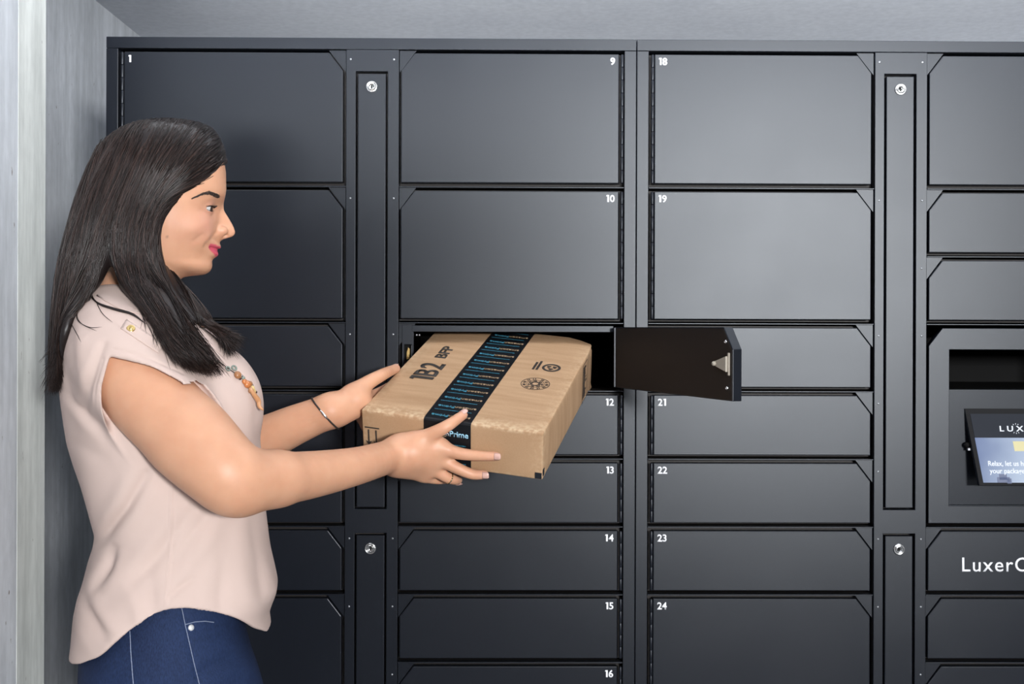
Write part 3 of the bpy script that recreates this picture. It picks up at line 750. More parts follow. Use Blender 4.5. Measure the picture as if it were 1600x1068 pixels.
    def at(s, P):
        """distance at points (trilinear)"""
        q = (np.asarray(P) - s.o) / s.h; q = np.clip(q, 0, s.n - 1.001); i = q.astype(int); f = q - i; r = 0
        for a in (0, 1):
            for b in (0, 1):
                for c in (0, 1):
                    w = (f[:, 0] if a else 1 - f[:, 0]) * (f[:, 1] if b else 1 - f[:, 1]) * (f[:, 2] if c else 1 - f[:, 2])
                    r = r + w * s.a[i[:, 0] + a, i[:, 1] + b, i[:, 2] + c]
        return r
    def grad(s, P, e=.003):
        g = np.stack([s.at(P + np.eye(3)[k] * e) - s.at(P - np.eye(3)[k] * e) for k in range(3)], 1)
        return g / np.maximum(np.linalg.norm(g, axis=1, keepdims=True), 1e-9)
    def out(s, name, material, adapt=0.0, relax=0):
        a = s.a
        for _ in range(relax):
            b = a.copy()
            b[1:-1] += a[2:] + a[:-2]; b[:, 1:-1] += a[:, 2:] + a[:, :-2]; b[:, :, 1:-1] += a[:, :, 2:] + a[:, :, :-2]
            w = np.ones(a.shape, np.float32); w[1:-1] += 2; w[:, 1:-1] += 2; w[:, :, 1:-1] += 2; a = b / w
        g = vdb.FloatGrid(s.fill); g.copyFromArray(np.ascontiguousarray(a))
        pts, tris, quads = g.convertToPolygons(isovalue=0.0, adaptivity=adapt)
        P = pts.astype(float) * s.h + s.o
        faces = [tuple(f[::-1]) for f in quads.tolist()] + [tuple(f[::-1]) for f in tris.tolist()]
        me = bpy.data.meshes.new(name); me.from_pydata(P.tolist(), [], faces); me.update()
        n = np.empty(len(me.vertices) * 3, np.float32); me.vertices.foreach_get('normal', n); n = n.reshape(-1, 3)
        gr = s.grad(P[:2000])
        if (n[:2000] * gr).sum() < 0: me.flip_normals()
        me.polygons.foreach_set('use_smooth', [True] * len(me.polygons)); me.materials.append(material)
        return me
def verts_of(me):
    a = np.empty(len(me.vertices) * 3, np.float32); me.vertices.foreach_get('co', a); return a.reshape(-1, 3).astype(float)
def normals_of(me):
    a = np.empty(len(me.vertices) * 3, np.float32); me.vertices.foreach_get('normal', a); return a.reshape(-1, 3).astype(float)
def set_verts(me, P): me.vertices.foreach_set('co', np.asarray(P, np.float32).ravel()); me.update()
def gauss(d, s): return np.exp(-.5 * (d / s) ** 2)

# ---- head: level sections through measured profile, widths and roundness
def soft(x, y, w):
    """a table resampled and smoothed so that its knots do not show as creases"""
    X = np.linspace(x[0], x[-1], 900); Y = np.interp(X, x, y); k = max(1, int(w / (X[1] - X[0]))); n = np.arange(-3 * k, 3 * k + 1); g = np.exp(-.5 * (n / k) ** 2); g /= g.sum()
    Yp = np.concatenate([2 * Y[0] - Y[3 * k:0:-1], Y, 2 * Y[-1] - Y[-2:-3 * k - 2:-1]]); return X, np.convolve(Yp, g, 'valid')
def prof(pts, w=.0009):
    q = np.array([uz(*p) for p in pts]); q = q[np.argsort(q[:, 1])]; return soft(q[:, 1], q[:, 0], w)
zF, uF = prof([(270, 202.5), (290, 204), (305, 207), (318, 212), (333, 222), (343, 235), (351, 256), (353, 270), (353.5, 298), (350, 315), (346.5, 327), (344, 340), (342, 352), (341, 361), (341, 369), (340.5, 376),
               (339.5, 384), (337.5, 391), (334, 398), (331.5, 404), (331.5, 410), (331.8, 415), (330.5, 420), (327, 425), (321, 428.5), (312, 430.2), (300, 431)])
zB, uB = prof([(262, 202.5), (245, 204), (225, 207), (205, 212), (188, 222), (175, 235), (166, 256), (162, 270), (158, 298), (158, 330), (163, 350), (174, 370), (190, 385), (208, 395), (228, 405), (248, 415), (262, 423), (275, 428), (285, 430), (292, 431)], .003)
def lv(tab, w=.0008):
    q = np.array([(uz(265, y)[1], a) for y, a in tab]); q = q[np.argsort(q[:, 0])]; X, Y = soft(q[:, 0], q[:, 1], w); return lambda z: np.interp(z, X, Y)
wid = lv([(202.5, .002), (204, .022), (207, .036), (212, .048), (222, .059), (235, .067), (256, .0735), (270, .0755), (298, .0755), (315, .0735), (330, .0705), (345, .0690), (361, .0670), (376, .0630), (391, .0580), (404, .0525), (415, .0460), (423, .0375), (428, .026), (430, .015), (431, .003)], .0045)
nfr = lv([(202, 2.0), (256, 2.25), (300, 2.25), (328, 2.0), (361, 1.80), (378, 1.62), (390, 1.55), (403, 1.68), (412, 1.85), (431, 2.0)], .006)
nose = lv([(312.8, 0), (318.8, .0016), (325.8, .0042), (331.8, .0085), (337.4, .0125), (343.4, .0165), (349.4, .0203), (355.4, .0233), (359.4, .0243), (363.4, .0236), (366.4, .0215), (368.4, .0170), (370.0, .0120), (371.4, .0078), (373.4, .0048), (377.4, .0012), (381.4, 0)])
nwid = lv([(314, .0055), (327, .0062), (340, .0068), (352, .0080), (360, .0098), (368, .0105), (376, .0085), (384, .007)])
lips = lv([(376, 0), (379, .0030), (382, .0052), (384.5, .0062), (387, .0052), (389.3, .0030), (391, .0026), (393.5, .0052), (396.5, .0068), (399.5, .0052), (402, .0022), (405, .0002), (409, 0)])
NZ, NA = 250, 220
zt_, zb0 = uz(266, 202.6)[1], uz(300, 431)[1]
tt = np.linspace(0, 1, NZ); zz = zt_ + (zb0 - zt_) * (tt - .10 * np.sin(2 * np.pi * tt) / (2 * np.pi) * 1.0)
th = np.linspace(0, 2 * np.pi, NA, endpoint=False)
# denser towards the face
th = th - .38 * np.sin(th)
Hp = np.zeros((NZ, NA, 3))
ZPX = lambda y: uz(265, y)[1]
for i, z in enumerate(zz):
    f, b, w, n = np.interp(z, zF, uF), np.interp(z, zB, uB), wid(z), nfr(z)
    uc = min(max(-.004, b + .3 * (f - b)), b + .6 * (f - b)); c, s_ = np.cos(th), np.sin(th)
    u = np.where(c >= 0, uc + (f - uc) * np.abs(c) ** (2 / n), uc - (uc - b) * np.abs(c) ** (2 / 2.1))
    nn = np.where(c >= 0, n, 2.1)
    v = w * np.sign(s_) * np.abs(s_) ** (2 / nn)
    front = np.clip((c - .15) / .4, 0, 1)
    u = u + nose(z) * np.exp(-np.abs(v / nwid(z)) ** 2.3) * front
    # lips follow a mouth whose corners sit a little higher
    zc = z - .0028 * np.clip(np.abs(v) / .023, 0, 1.3) ** 2
    u = u + lips(zc) * np.exp(-np.abs(v / .0225) ** 3.0) * front
    # eye sockets, brow ridge, cheekbone, smile fold
    for sg in (-1, 1):
        dv = v - sg * .0345
        u = u - .0088 * gauss(z - ZPX(327.5), .0085) * gauss(dv, .0135) * front
        u = u + .0020 * gauss(z - ZPX(305), .006) * gauss(dv, .014) * front
        r_ = .0030 * gauss(z - ZPX(356), .014) * gauss(np.abs(v) - .050, .012) * front; u = u + r_ * .6; v = v + np.sign(v) * r_ * .5
        r2 = .0016 * gauss(z - ZPX(377) , .010) * gauss(np.abs(v) - .038, .007) * front; u = u + r2; v = v + np.sign(v) * r2
    Hp[i] = HC + u[:, None] * HU + v[:, None] * HV + z * HZ
def grid_faces(nu, nv, flip=False):
    f = []
    for i in range(nu - 1):
        for j in range(nv):
            q = (i * nv + j, i * nv + (j + 1) % nv, (i + 1) * nv + (j + 1) % nv, (i + 1) * nv + j); f.append(q[::-1] if flip else q)
    return f
def closed(P):
    """add end centres so that a stack of rings becomes a closed surface (quads, caps as folded quads)"""
    nu, nv = P.shape[:2]; f = grid_faces(nu, nv); pts = np.vstack([P.reshape(-1, 3), P[0].mean(0), P[-1].mean(0)]); a, b = nu * nv, nu * nv + 1
    for j in range(nv):
        f.append((a, (j + 1) % nv, j, a)); f.append((b, (nu - 1) * nv + j, (nu - 1) * nv + (j + 1) % nv, b))
    return pts, f
headP, headF = closed(Hp)

VH = .0018
body = Vox((-.72, -.72, 1.06), (.06, -.08, 1.72), VH)
head = Vox(HC - np.array([.17, .15, .16]), HC + np.array([.17, .15, .17]), VH)      # the bare head alone, for hair and brows
head.mesh(headP, headF, 0, hw=14)
# neck, shoulders and a chest core under the blouse
body.chain([mid(238, 385), mid(222, 430), mid(205, 482), mid(205, 530)], [.052, .050, .054, .07], .02)
body.ell(mid(235, 610), (HU, HV, HZ), (.105, .125, .14), .03)
body.mesh(headP, headF, .016, hw=12)
# nose wings, nostrils
for sg in (-1, 1):
    q = W(*uz(345.5, 363.5), 0) if False else None
    uu, z_ = uz(346.0, 361.0); body.ell(W(uu, sg * .0105, z_), (HU, HV, HZ), (.0088, .0058, .0066), .0045)
    uu, z_ = uz(352, 368.6); body.ell(W(uu, sg * .0062, z_), (HU, HV, HZ), (.0050, .0028, .0030), .002, 'sub')
# chin-to-jaw softness is left to the blend; mouth line cut as a fine crease
ml = []
for v in np.linspace(-.0275, .0275, 17):
    u0, z0 = uz(341.5, 390.2); a = abs(v) / .0262
    ml.append(W(u0 - .0002 - .0195 * a ** 2.0, v, z0 + .0030 * a ** 1.8))
body.chain(ml, [.0008] + [.0013] * 15 + [.0008], .0018, 'sub')
# eyes: lids are a ball blended into the socket, opened by an almond cut
EYES = {}
for sg in (-1, 1):
    ue, ze = uz(318.5, 328.6); ec = W(ue, sg * .0345, ze); EYES[sg] = ec
    body.ell(ec, (HU, HV, HZ), (.0130, .0142, .0122), .005)
    fwd = HU * .88 + HV * sg * .475; side = np.cross(HZ, fwd)
    tilt = HZ * 1.0 - side * (.10 * -sg)
    body.ell(ec + fwd * .0118 - HZ * .0014, (fwd, side, HZ), (.0075, .0122, .0036), .0015, 'sub')

# ---- arms and hands
def hit_face(px, py, face, off=0.0):
    """picture point -> point on a face of the box, lifted off it by off"""
    r = FW * F_PX + RT * (px - 800) + UP * (512 - py); o = BR.T @ (EYE - BT); d = BR.T @ r
    ax, val, n = {'top': (2, 0, (0, 0, 1)), 'front': (1, 0, (0, -1, 0)), 'left': (0, 0, (-1, 0, 0))}[face]
    t = (val - o[ax]) / d[ax]; return BT + BR @ (o + t * d + np.array(n) * off)
NF = BR @ np.array([0, -1, 0])
def fr(px, py, off): 
    """like hit_face on the front plane but kept under the same picture point when lifted"""
    r = FW * F_PX + RT * (px - 800) + UP * (512 - py); o = BR.T @ (EYE - BT); d = BR.T @ r
    t = (-off - o[1]) / d[1]; return EYE + r * t
sh = at(214, 588, -.560); el = at(371, 744, -.600); wr = fr(612, 712, .050)
body.chain([at(190, 560, -.55), at(232, 618, -.565), at(300, 688, -.585), at(350, 736, -.600)], [.052, .0555, .0520, .0455], .02)
body.chain([at(300, 688, -.585), at(350, 737, -.598), at(384, 752, -.585), at(430, 748, -.545)], [.0485, .0420, .0365, .0345], .024)
body.chain([at(375, 750, -.592), at(440, 747, -.535), at(500, 739, -.470), at(560, 727, -.400), wr, fr(642, 708, .038)], [.0368, .0355, .0320, .0276, .0258, .0248], .018)
body.cap(at(366, 768, -.60), at(374, 770, -.595), .022, .022, .03)          # point of the elbow
# palm
mcp = {'index': fr(690, 699, .0165), 'middle': fr(686, 716, .0170), 'ring': fr(676, 730, .0175), 'little': fr(662, 741, .0180)}
for k_, r0, r1 in (('index', .0190, .0125), ('middle', .0195, .0125), ('ring', .0185, .0120), ('little', .0165, .0110)):
    st = {'index': fr(630, 698, .038), 'middle': fr(626, 708, .040), 'ring': fr(623, 717, .040), 'little': fr(620, 725, .038)}[k_]
    body.cap(st, mcp[k_], r0, r1, .022)
body.cap(mcp['index'], mcp['little'], .0115, .0105, .010)
# fingers
FING = {
 'index': ([mcp['index'], fr(718, 708, .0150), fr(748, 711.5, .0105), fr(776.5, 712.5, .0078)], [.0112, .0098, .0086, .0074]),
 'middle': ([mcp['middle'], fr(714, 731, .0165), fr(738, 740.5, .0115), fr(757.5, 741, .0080)], [.0110, .0096, .0086, .0074]),
 'ring': ([mcp['ring'], fr(694, 743, .0150), fr(708, 748.5, .0060), fr(716, 749.5, -.012)], [.0108, .0094, .0085, .0076]),
 'little': ([mcp['little'], fr(674, 747, .0120), fr(690, 749, -.004), fr(700, 748, -.018)], [.0098, .0086, .0076, .0068]),
}
for k_, (p_, r_) in FING.items(): body.chain(p_, r_, .0045)
tip_th = hit_face(724, 653.5, 'top', .0065)
THUMB = ([fr(640, 694, .034), fr(668, 681, .0250), fr(698, 665.5, .0175), tip_th], [.0170, .0120, .0098, .0078])
body.chain(*THUMB, .0075)
body.cap(fr(650, 690, .028), fr(684, 692, .016), .0125, .0075, .014)        # web between thumb and palm
# far arm and hand, along the left side of the box
lf = lambda x, y, z: boxpt(x, y, z)
wl_ = at(516, 641, -.245)
body.chain([at(275, 570, -.27), at(305, 640, -.245), at(335, 702, -.205)], [.052, .048, .042], .02)
body.chain([at(335, 702, -.205), at(400, 690, -.21), at(460, 664, -.232), wl_], [.041, .0385, .0325, .0270], .014)
pal = at(556, 622, -.222)
body.cap(wl_, pal, .0265, .0205, .014)
body.cap(at(532, 645, -.238), at(566, 636, -.222), .0200, .0140, .012)
for dz, y0, ln in ((-.016, .085, .070), (-.032, .080, .075), (-.047, .072, .070), (-.060, .062, .058)):
    a = lf(-.018, y0, dz - .002); body.cap(pal, a, .0170, .0112, .012)
    body.chain([a, lf(-.0125, y0 + ln * .5, dz - .006), lf(-.0085, y0 + ln, dz - .008)], [.0105, .0092, .0074], .004)
th2 = [at(548, 618, -.222), at(574, 598.5, -.205), at(598, 585, -.175), hit_face(618.5, 579.5, 'top', .0048)]
THUMB2 = (th2, [.0175, .0125, .0102, .0078]); body.chain(*THUMB2, .008)

def skin_material():
    m = mat('skin', (.60, .36, .235), .46, spec=.4, sss=.22, bump=(700, .08, .0004)); nt = m.node_tree; N = nt.nodes; L = nt.links; b = N['Principled BSDF']
    a = N.new('ShaderNodeAttribute'); a.attribute_name = 'tint'
    tc = N.new('ShaderNodeTexCoord'); n = N.new('ShaderNodeTexNoise'); n.inputs['Scale'].default_value = 30; n.inputs['Detail'].default_value = 5; L.new(tc.outputs['Object'], n.inputs['Vector'])
    r = N.new('ShaderNodeValToRGB'); r.color_ramp.elements[0].position = .3; r.color_ramp.elements[1].position = .7
    r.color_ramp.elements[0].color = (.92, .88, .86, 1); r.color_ramp.elements[1].color = (1.0, 1.0, 1.0, 1); L.new(n.outputs['Fac'], r.inputs['Fac'])
    mx = N.new('ShaderNodeMixRGB'); mx.blend_type = 'MULTIPLY'; mx.inputs['Fac'].default_value = 1; L.new(a.outputs['Color'], mx.inputs['Color1']); L.new(r.outputs['Color'], mx.inputs['Color2'])
    L.new(mx.outputs['Color'], b.inputs['Base Color'])
    return m
M_SKIN = skin_material()
person = thing('person', 'woman in a pale pink blouse and blue jeans, holding the cardboard box with both hands', 'person', (HC[0], HC[1], 0))
def wear(name, me, parent=None, label=None):
    o = bpy.data.objects.new(name, me)
    if label: o['label'] = label
    link(o, parent or person); o.location = (-HC[0], -HC[1], 0) if parent is None else (0, 0, 0); return o
kz = int((1.315 - body.o[2]) / VH)              # arms and hands are smoothed a little, the face is not
for _ in range(3):
    a = body.a[:, :, :kz + 2]; b = a.copy(); b[1:-1] += a[2:] + a[:-2]; b[1:-1] /= 3; c_ = b.copy(); c_[:, 1:-1] += b[:, 2:] + b[:, :-2]; c_[:, 1:-1] /= 3
    b = c_.copy(); b[:, :, 1:-1] += c_[:, :, 2:] + c_[:, :, :-2]; b[:, :, 1:-1] /= 3; body.a[:, :, :kz] = b[:, :, :kz]
for c_, n_ in ((wr, 16), (wl_, 10)):            # softer at the wrists
    i0 = np.clip(((c_ - .040 - body.o) / VH).astype(int), 1, body.n - 2); i1 = np.clip(((c_ + .040 - body.o) / VH).astype(int), 1, body.n - 2); q = tuple(slice(a, b) for a, b in zip(i0, i1))
    g_ = np.meshgrid(*[np.clip(1.25 - np.abs(np.linspace(-1, 1, b - a)) * 1.25, 0, 1) for a, b in zip(i0, i1)], indexing='ij'); w_ = np.minimum(np.minimum(g_[0], g_[1]), g_[2]).astype(np.float32)
    for _ in range(n_):
        a = body.a[q]; b = a.copy()
        for ax in range(3):
            m = np.moveaxis(b, ax, 0); k2 = m.copy(); k2[1:-1] = (m[1:-1] + m[2:] + m[:-2]) / 3; b = np.moveaxis(k2, 0, ax)
        body.a[q] = a * (1 - w_) + b * w_
bme = body.out('body', M_SKIN)
P = verts_of(bme); dP = P - HC; U_, V_, Z_ = dP @ HU, dP @ HV, dP @ HZ
tint = np.tile(np.array([.62, .335, .208]), (len(P), 1))
def mix(mask, col): global tint; tint = tint * (1 - mask[:, None]) + np.array(col) * mask[:, None]
isface = ((np.abs(V_) < .08) & (Z_ > -.12) & (U_ > -.02)).astype(float)
sm = lambda x: np.clip(x, 0, 1) ** 2 * (3 - 2 * np.clip(x, 0, 1))
# natural lip colour, cheeks and eyelids
av = np.abs(V_) / .0285
zup = ZPX(383.2) + .0026 * av ** 1.7 - .0007 * np.exp(-(V_ / .003) ** 2)
zlo = ZPX(400.6) + (.0026 + ZPX(389) - ZPX(400.6)) * np.clip(av, 0, 1) ** 1.9
lip = sm((zup - Z_) / .0008 + .5) * sm((Z_ - zlo) / .0008 + .5) * (av < 1.0) * isface * (U_ > uz(312, 390)[0])
mix(.55 * isface * gauss(Z_ - ZPX(352), .016) * gauss(np.abs(V_) - .046, .014) * (U_ > 0), (.66, .33, .25))
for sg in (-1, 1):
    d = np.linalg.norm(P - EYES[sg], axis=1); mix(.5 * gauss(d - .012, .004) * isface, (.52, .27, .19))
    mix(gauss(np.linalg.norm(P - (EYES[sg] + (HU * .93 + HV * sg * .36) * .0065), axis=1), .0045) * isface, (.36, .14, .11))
mix(.92 * lip, (.60, .075, .135))
# a small mole on the near cheek
mole = mid(261, 369.5, -.066); mix(gauss(np.sqrt((U_ - (mole - HC) @ HU) ** 2 + (Z_ - (mole - HC) @ HZ) ** 2), .0010) * isface * (V_ < -.03), (.20, .10, .07))
# knuckles and finger tips a little pinker
for p_, r_ in list(FING.values()) + [THUMB, THUMB2]:
    mix(.35 * gauss(np.linalg.norm(P - p_[-1], axis=1), .010), (.72, .38, .29))
ca = bme.color_attributes.new('tint', 'FLOAT_COLOR', 'POINT')
ca.data.foreach_set('color', np.hstack([tint, np.ones((len(P), 1))]).astype(np.float32).ravel())
# smile lines, dimple and the apple of the cheek, the same on both sides
UZ = np.stack([U_, Z_], 1) * 1000; disp = np.zeros(len(P)); L2 = lambda *q: [uz(*p) * 1000 for p in q]
for line, amp, w_ in ((L2((337, 365), (330, 374), (322, 383)), -.0011, 1.7), (L2((302, 380), (307, 376), (313, 371)), -.0006, 2.2), (L2((318, 356), (308, 360), (300, 364)), .0016, 8.0), (L2((320.5, 386), (319, 389)), -.0014, 1.9),
                      (L2((312, 334), (320, 337), (330, 338)), -.0006, 1.6)):
    best = np.full(len(P), 1e9)
    for i in range(len(line) - 1):
        e = line[i + 1] - line[i]; t = np.clip(((UZ - line[i]) @ e) / (e @ e), 0, 1); best = np.minimum(best, np.linalg.norm(UZ - line[i] - t[:, None] * e, axis=1))
    disp += amp * gauss(best, w_) * isface * (np.abs(V_) > .012)
set_verts(bme, P + normals_of(bme) * disp[:, None])
body_o = wear('body', bme)
from mathutils.bvhtree import BVHTree
def bvh(me): return BVHTree.FromPolygons([v.co for v in me.vertices], [p.vertices for p in me.polygons])
BODY = bvh(bme)
def ray_at(tree, px, py, lift=0.0):
    r = Vector(FW * F_PX + RT * (px - 800) + UP * (512 - py)).normalized(); h = tree.ray_cast(Vector(EYE), r)
    if h[0] is None: return None, None
    return np.array(h[0] + h[1] * lift), np.array(h[1])
def mirror(p): d = np.asarray(p) - HC; return HC + d - 2 * (d @ HV) * HV
def tube(pts, rs, n=6, name='strand', m=None):
    """tapered tube along points, as vertices and faces"""
    pts = np.asarray(pts, float); k = len(pts); T = np.gradient(pts, axis=0); T /= np.maximum(np.linalg.norm(T, axis=1, keepdims=True), 1e-9)
    ref = np.array([.31, .77, .55]); A = np.cross(T, ref); A /= np.maximum(np.linalg.norm(A, axis=1, keepdims=True), 1e-9); B = np.cross(T, A)
    a = np.linspace(0, 2 * np.pi, n, endpoint=False)
    return pts[:, None, :] + np.asarray(rs, float).reshape(-1, 1, 1) * (np.cos(a)[None, :, None] * A[:, None, :] + np.sin(a)[None, :, None] * B[:, None, :])
def tubes_mesh(name, rings, m, smooth=True):
    V, F = [], []; off = 0
    for R in rings:
        k, n = R.shape[:2]; V.append(R.reshape(-1, 3))
        for i in range(k - 1):
            for j in range(n): F.append((off + i * n + j, off + i * n + (j + 1) % n, off + (i + 1) * n + (j + 1) % n, off + (i + 1) * n + j))
        F.append(tuple(off + j for j in range(n))[::-1]); F.append(tuple(off + (k - 1) * n + j for j in range(n))); off += k * n
    me = bpy.data.meshes.new(name); me.from_pydata(np.vstack(V).tolist(), [], F); me.update()
    if smooth: me.polygons.foreach_set('use_smooth', [True] * len(me.polygons))
    me.materials.append(m); return me
# eyeballs
def eye_material():
    m = mat('eyeball', (.8, .78, .76), .12, spec=.6, coat=.5); nt = m.node_tree; N = nt.nodes; L = nt.links; b = N['Principled BSDF']
    tc = N.new('ShaderNodeTexCoord'); sp = N.new('ShaderNodeSeparateXYZ'); L.new(tc.outputs['Object'], sp.inputs[0])
    r = N.new('ShaderNodeValToRGB'); e = r.color_ramp.elements; e[0].position = 0; e[0].color = (.55, .52, .50, 1); e[1].position = 1; e[1].color = (.006, .005, .005, 1)
    for p_, c_ in ((.855, (.55, .52, .50, 1)), (.875, (.03, .018, .012, 1)), (.955, (.075, .035, .018, 1)), (.972, (.006, .005, .005, 1))):
        q = e.new(p_); q.color = c_
    dv = N.new('ShaderNodeMath'); dv.operation = 'DIVIDE'; dv.inputs[1].default_value = .0119; L.new(sp.outputs['Z'], dv.inputs[0])
    L.new(dv.outputs[0], r.inputs['Fac']); L.new(r.outputs['Color'], b.inputs['Base Color']); return m
M_EYE = eye_material(); M_HAIR = mat('dark_brown_hair', (.010, .0065, .006), .42, spec=.35)
M_LASH = mat('lash', (.008, .006, .006), .5); M_BROW = mat('brow_hair', (.030, .018, .013), .6)
bm = bmesh.new(); bmesh.ops.create_uvsphere(bm, u_segments=32, v_segments=24, radius=.0119); EYEM = finish(bm, 'eyeball', M_EYE, True)
for sg in (-1, 1):
    g = HU * .93 - HV * .30 - HZ * .20
    o = wear('eyeball', EYEM, None, 'dark brown eye'); o.location = Vector(EYES[sg]) - Vector((HC[0], HC[1], 0)); o.rotation_euler = Vector(g).to_track_quat('Z', 'Y').to_euler()
    fwd = HU * .88 + HV * sg * .475; fwd /= np.linalg.norm(fwd); side = np.cross(HZ, fwd)
    lid = []
    for q in np.linspace(-1, 1, 13):
        d = fwd * math.cos(q * 1.0) + side * math.sin(q * 1.0); lid.append(EYES[sg] + d * .01255 * math.cos(.15) + HZ * (.0008 + .0016 * (1 - q * q)))
    rings = [tube(lid, [.0003] + [.0008] * 11 + [.0003], 6)]
    for q in np.linspace(-.95, .95, 26):
        d = fwd * math.cos(q) + side * math.sin(q); p0 = EYES[sg] + d * .0124 + HZ * (.0010 + .0016 * (1 - q * q))
        rings.append(tube([p0, p0 + d * .0030 - HZ * .0004, p0 + d * .0058 + HZ * .0014], [.00028, .00022, .00006], 4))
    low = []
    for q in np.linspace(-1, 1, 11):
        d = fwd * math.cos(q * .95) + side * math.sin(q * .95); low.append(EYES[sg] + d * .0122 - HZ * (.0026 + .0020 * (1 - q * q)))
    rings.append(tube(low, [.0002] + [.00035] * 9 + [.0002], 5))
    wear('eyelashes', tubes_mesh('eyelashes', rings, M_LASH))
# eyebrows: many short hairs lying on the brow
bl = [(303, 309), (308, 306.4), (314, 303.6), (320, 301.4), (326, 300.6), (332, 302.2), (338, 304.6), (344, 307.0)]
bwid = [.6, 1.4, 2.2, 3.0, 3.9, 5.0, 5.8, 5.0]
rings = []
for q in range(340):
    t = random.random() * (len(bl) - 1); i = min(int(t), len(bl) - 2); f = t - i
    w_ = bwid[i] * (1 - f) + bwid[i + 1] * f; px = bl[i][0] * (1 - f) + bl[i + 1][0] * f; py = bl[i][1] * (1 - f) + bl[i + 1][1] * f + random.uniform(-.5, .5) * w_
    a, n1 = ray_at(BODY, px, py, .0003); b, n2 = ray_at(BODY, px - random.uniform(3, 5), py - random.uniform(-1.2, 1.0) - (1.0 if px > 328 else -1.2), .0008)
    if a is None or b is None or np.linalg.norm(a - b) > .012: continue
    rings.append(tube([a, (a + b) / 2 + n1 * .0005, b], [.00030, .00028, .00010], 4))
ebm = tubes_mesh('eyebrow', rings, M_BROW); eb = wear('eyebrow', ebm)
me2 = tubes_mesh('eyebrow', [np.array([[mirror(p) for p in r] for r in R]) for R in rings], M_BROW); wear('eyebrow', me2)
# finger nails
M_NAIL = mat('nail', (.58, .36, .30), .25, spec=.5, coat=.3)
def nail(p_, r_, up):
    a, b = np.asarray(p_[-2]), np.asarray(p_[-1]); d = (b - a) / np.linalg.norm(b - a); up = up - d * (up @ d); up /= np.linalg.norm(up); sd = np.cross(d, up); r = r_[-1]
    G = np.zeros((8, 7, 3))
    for i, s_ in enumerate(np.linspace(-.45, 1.05, 8)):
        for j, q in enumerate(np.linspace(-.85, .85, 7)):
            w_ = 1.0 if s_ < .5 else math.sqrt(max(.0, 1 - ((s_ - .5) / .62) ** 2))
            lift = 1.06 - .30 * max(0, s_ - .45) ** 1.5
            G[i, j] = b + d * (s_ * r * .95) + sd * (math.sin(q * w_) * r * 1.02) + up * (math.cos(q * w_) * r * lift)
    me = grid_mesh('fingernail', G, M_NAIL); bm = bmesh.new(); bm.from_mesh(me); bmesh.ops.solidify(bm, geom=bm.faces[:], thickness=.0007); bm.to_mesh(me); bm.free()
    me.polygons.foreach_set('use_smooth', [True] * len(me.polygons))
    wear('fingernail', me, body_o)
TOV = np.array(UP)
nail(*FING['index'], NF * .9 + TOV * .35); nail(*FING['middle'], NF * .9 + TOV * .2); nail(*FING['ring'], NF * .6 - TOV * .4)
nail(*THUMB, TOV * .8 + NF * .55); nail(*THUMB2, TOV * .9 - RT * .25)

# ------------------------------------------------------------------ blouse
def tab(pts): 
    q = np.array([(uz(265, y)[1], a) for y, a in pts]); q = q[np.argsort(q[:, 0])]; X, Y = soft(q[:, 0], q[:, 1], .006); return lambda z: np.interp(z, X, Y)
def edge(pts):
    q = np.array([uz(x, y) for x, y in pts]); q = q[np.argsort(q[:, 1])]; X, Y = soft(q[:, 1], q[:, 0], .0035); return lambda z: np.interp(z, X, Y)
blB = edge([(172, 452), (150, 458), (124, 474), (110, 490), (98, 520), (93, 550), (92, 575), (93, 600), (96, 625), (100, 650), (106, 690), (115, 725), (126, 760), (139, 800), (149, 832), (146, 852), (137, 878), (129, 905), (121, 930), (115, 960), (110, 1000), (107, 1030), (107, 1060)])
blF = edge([(222, 452), (240, 458), (265, 474), (288, 490), (334, 520), (360, 550), (379, 575), (395, 600), (402, 625), (405, 650), (406, 690), (409, 725), (412, 760), (415, 800), (418, 832), (421, 852), (428, 880), (434, 905), (431, 917), (424, 932), (419, 946), (421, 960), (422, 972), (409, 986), (400, 1000), (396, 1060)])
blW = tab([(452, .045), (458, .062), (474, .100), (490, .130), (520, .155), (550, .166), (600, .166), (650, .158), (720, .148), (800, .146), (850, .150), (900, .160), (960, .170), (1060, .176)])
NT = 120; ta = np.linspace(0, 2 * np.pi, NT, endpoint=False)
def hem_y(a):            # height of the hem by direction, measured as seen: 0 front, 90 far side, 180 back, 270 near side
    d = np.degrees(a) % 360; return np.interp(d, [0, 40, 90, 140, 180, 200, 215, 230, 248, 262, 270, 280, 300, 322, 340, 360], [968, 968, 930, 985, 1028, 1039, 1040, 1030, 985, 955, 951, 955, 967, 983, 990, 968])
rows_ = []
hz = np.array([uz(265, y)[1] for y in hem_y(ta)])
for _ in range(4):
    f, b, w = blF(hz), blB(hz), blW(hz); c, s_ = np.cos(ta), np.sin(ta)
    u = (f + b) / 2 + (f - b) / 2 * np.sign(c) * np.abs(c) ** (2 / 2.25); v = w * np.sign(s_) * np.abs(s_) ** (2 / 2.25)
    dep = (HC + u[:, None] * HU + v[:, None] * HV - EYE) @ FW; hz = EYE[2] + (512 - hem_y(ta)) * dep / F_PX - HC[2]
hz = (hz + np.roll(hz, 1) + np.roll(hz, -1)) / 3
ztopb = uz(200, 452)[1]; zmid = uz(265, 815)[1]
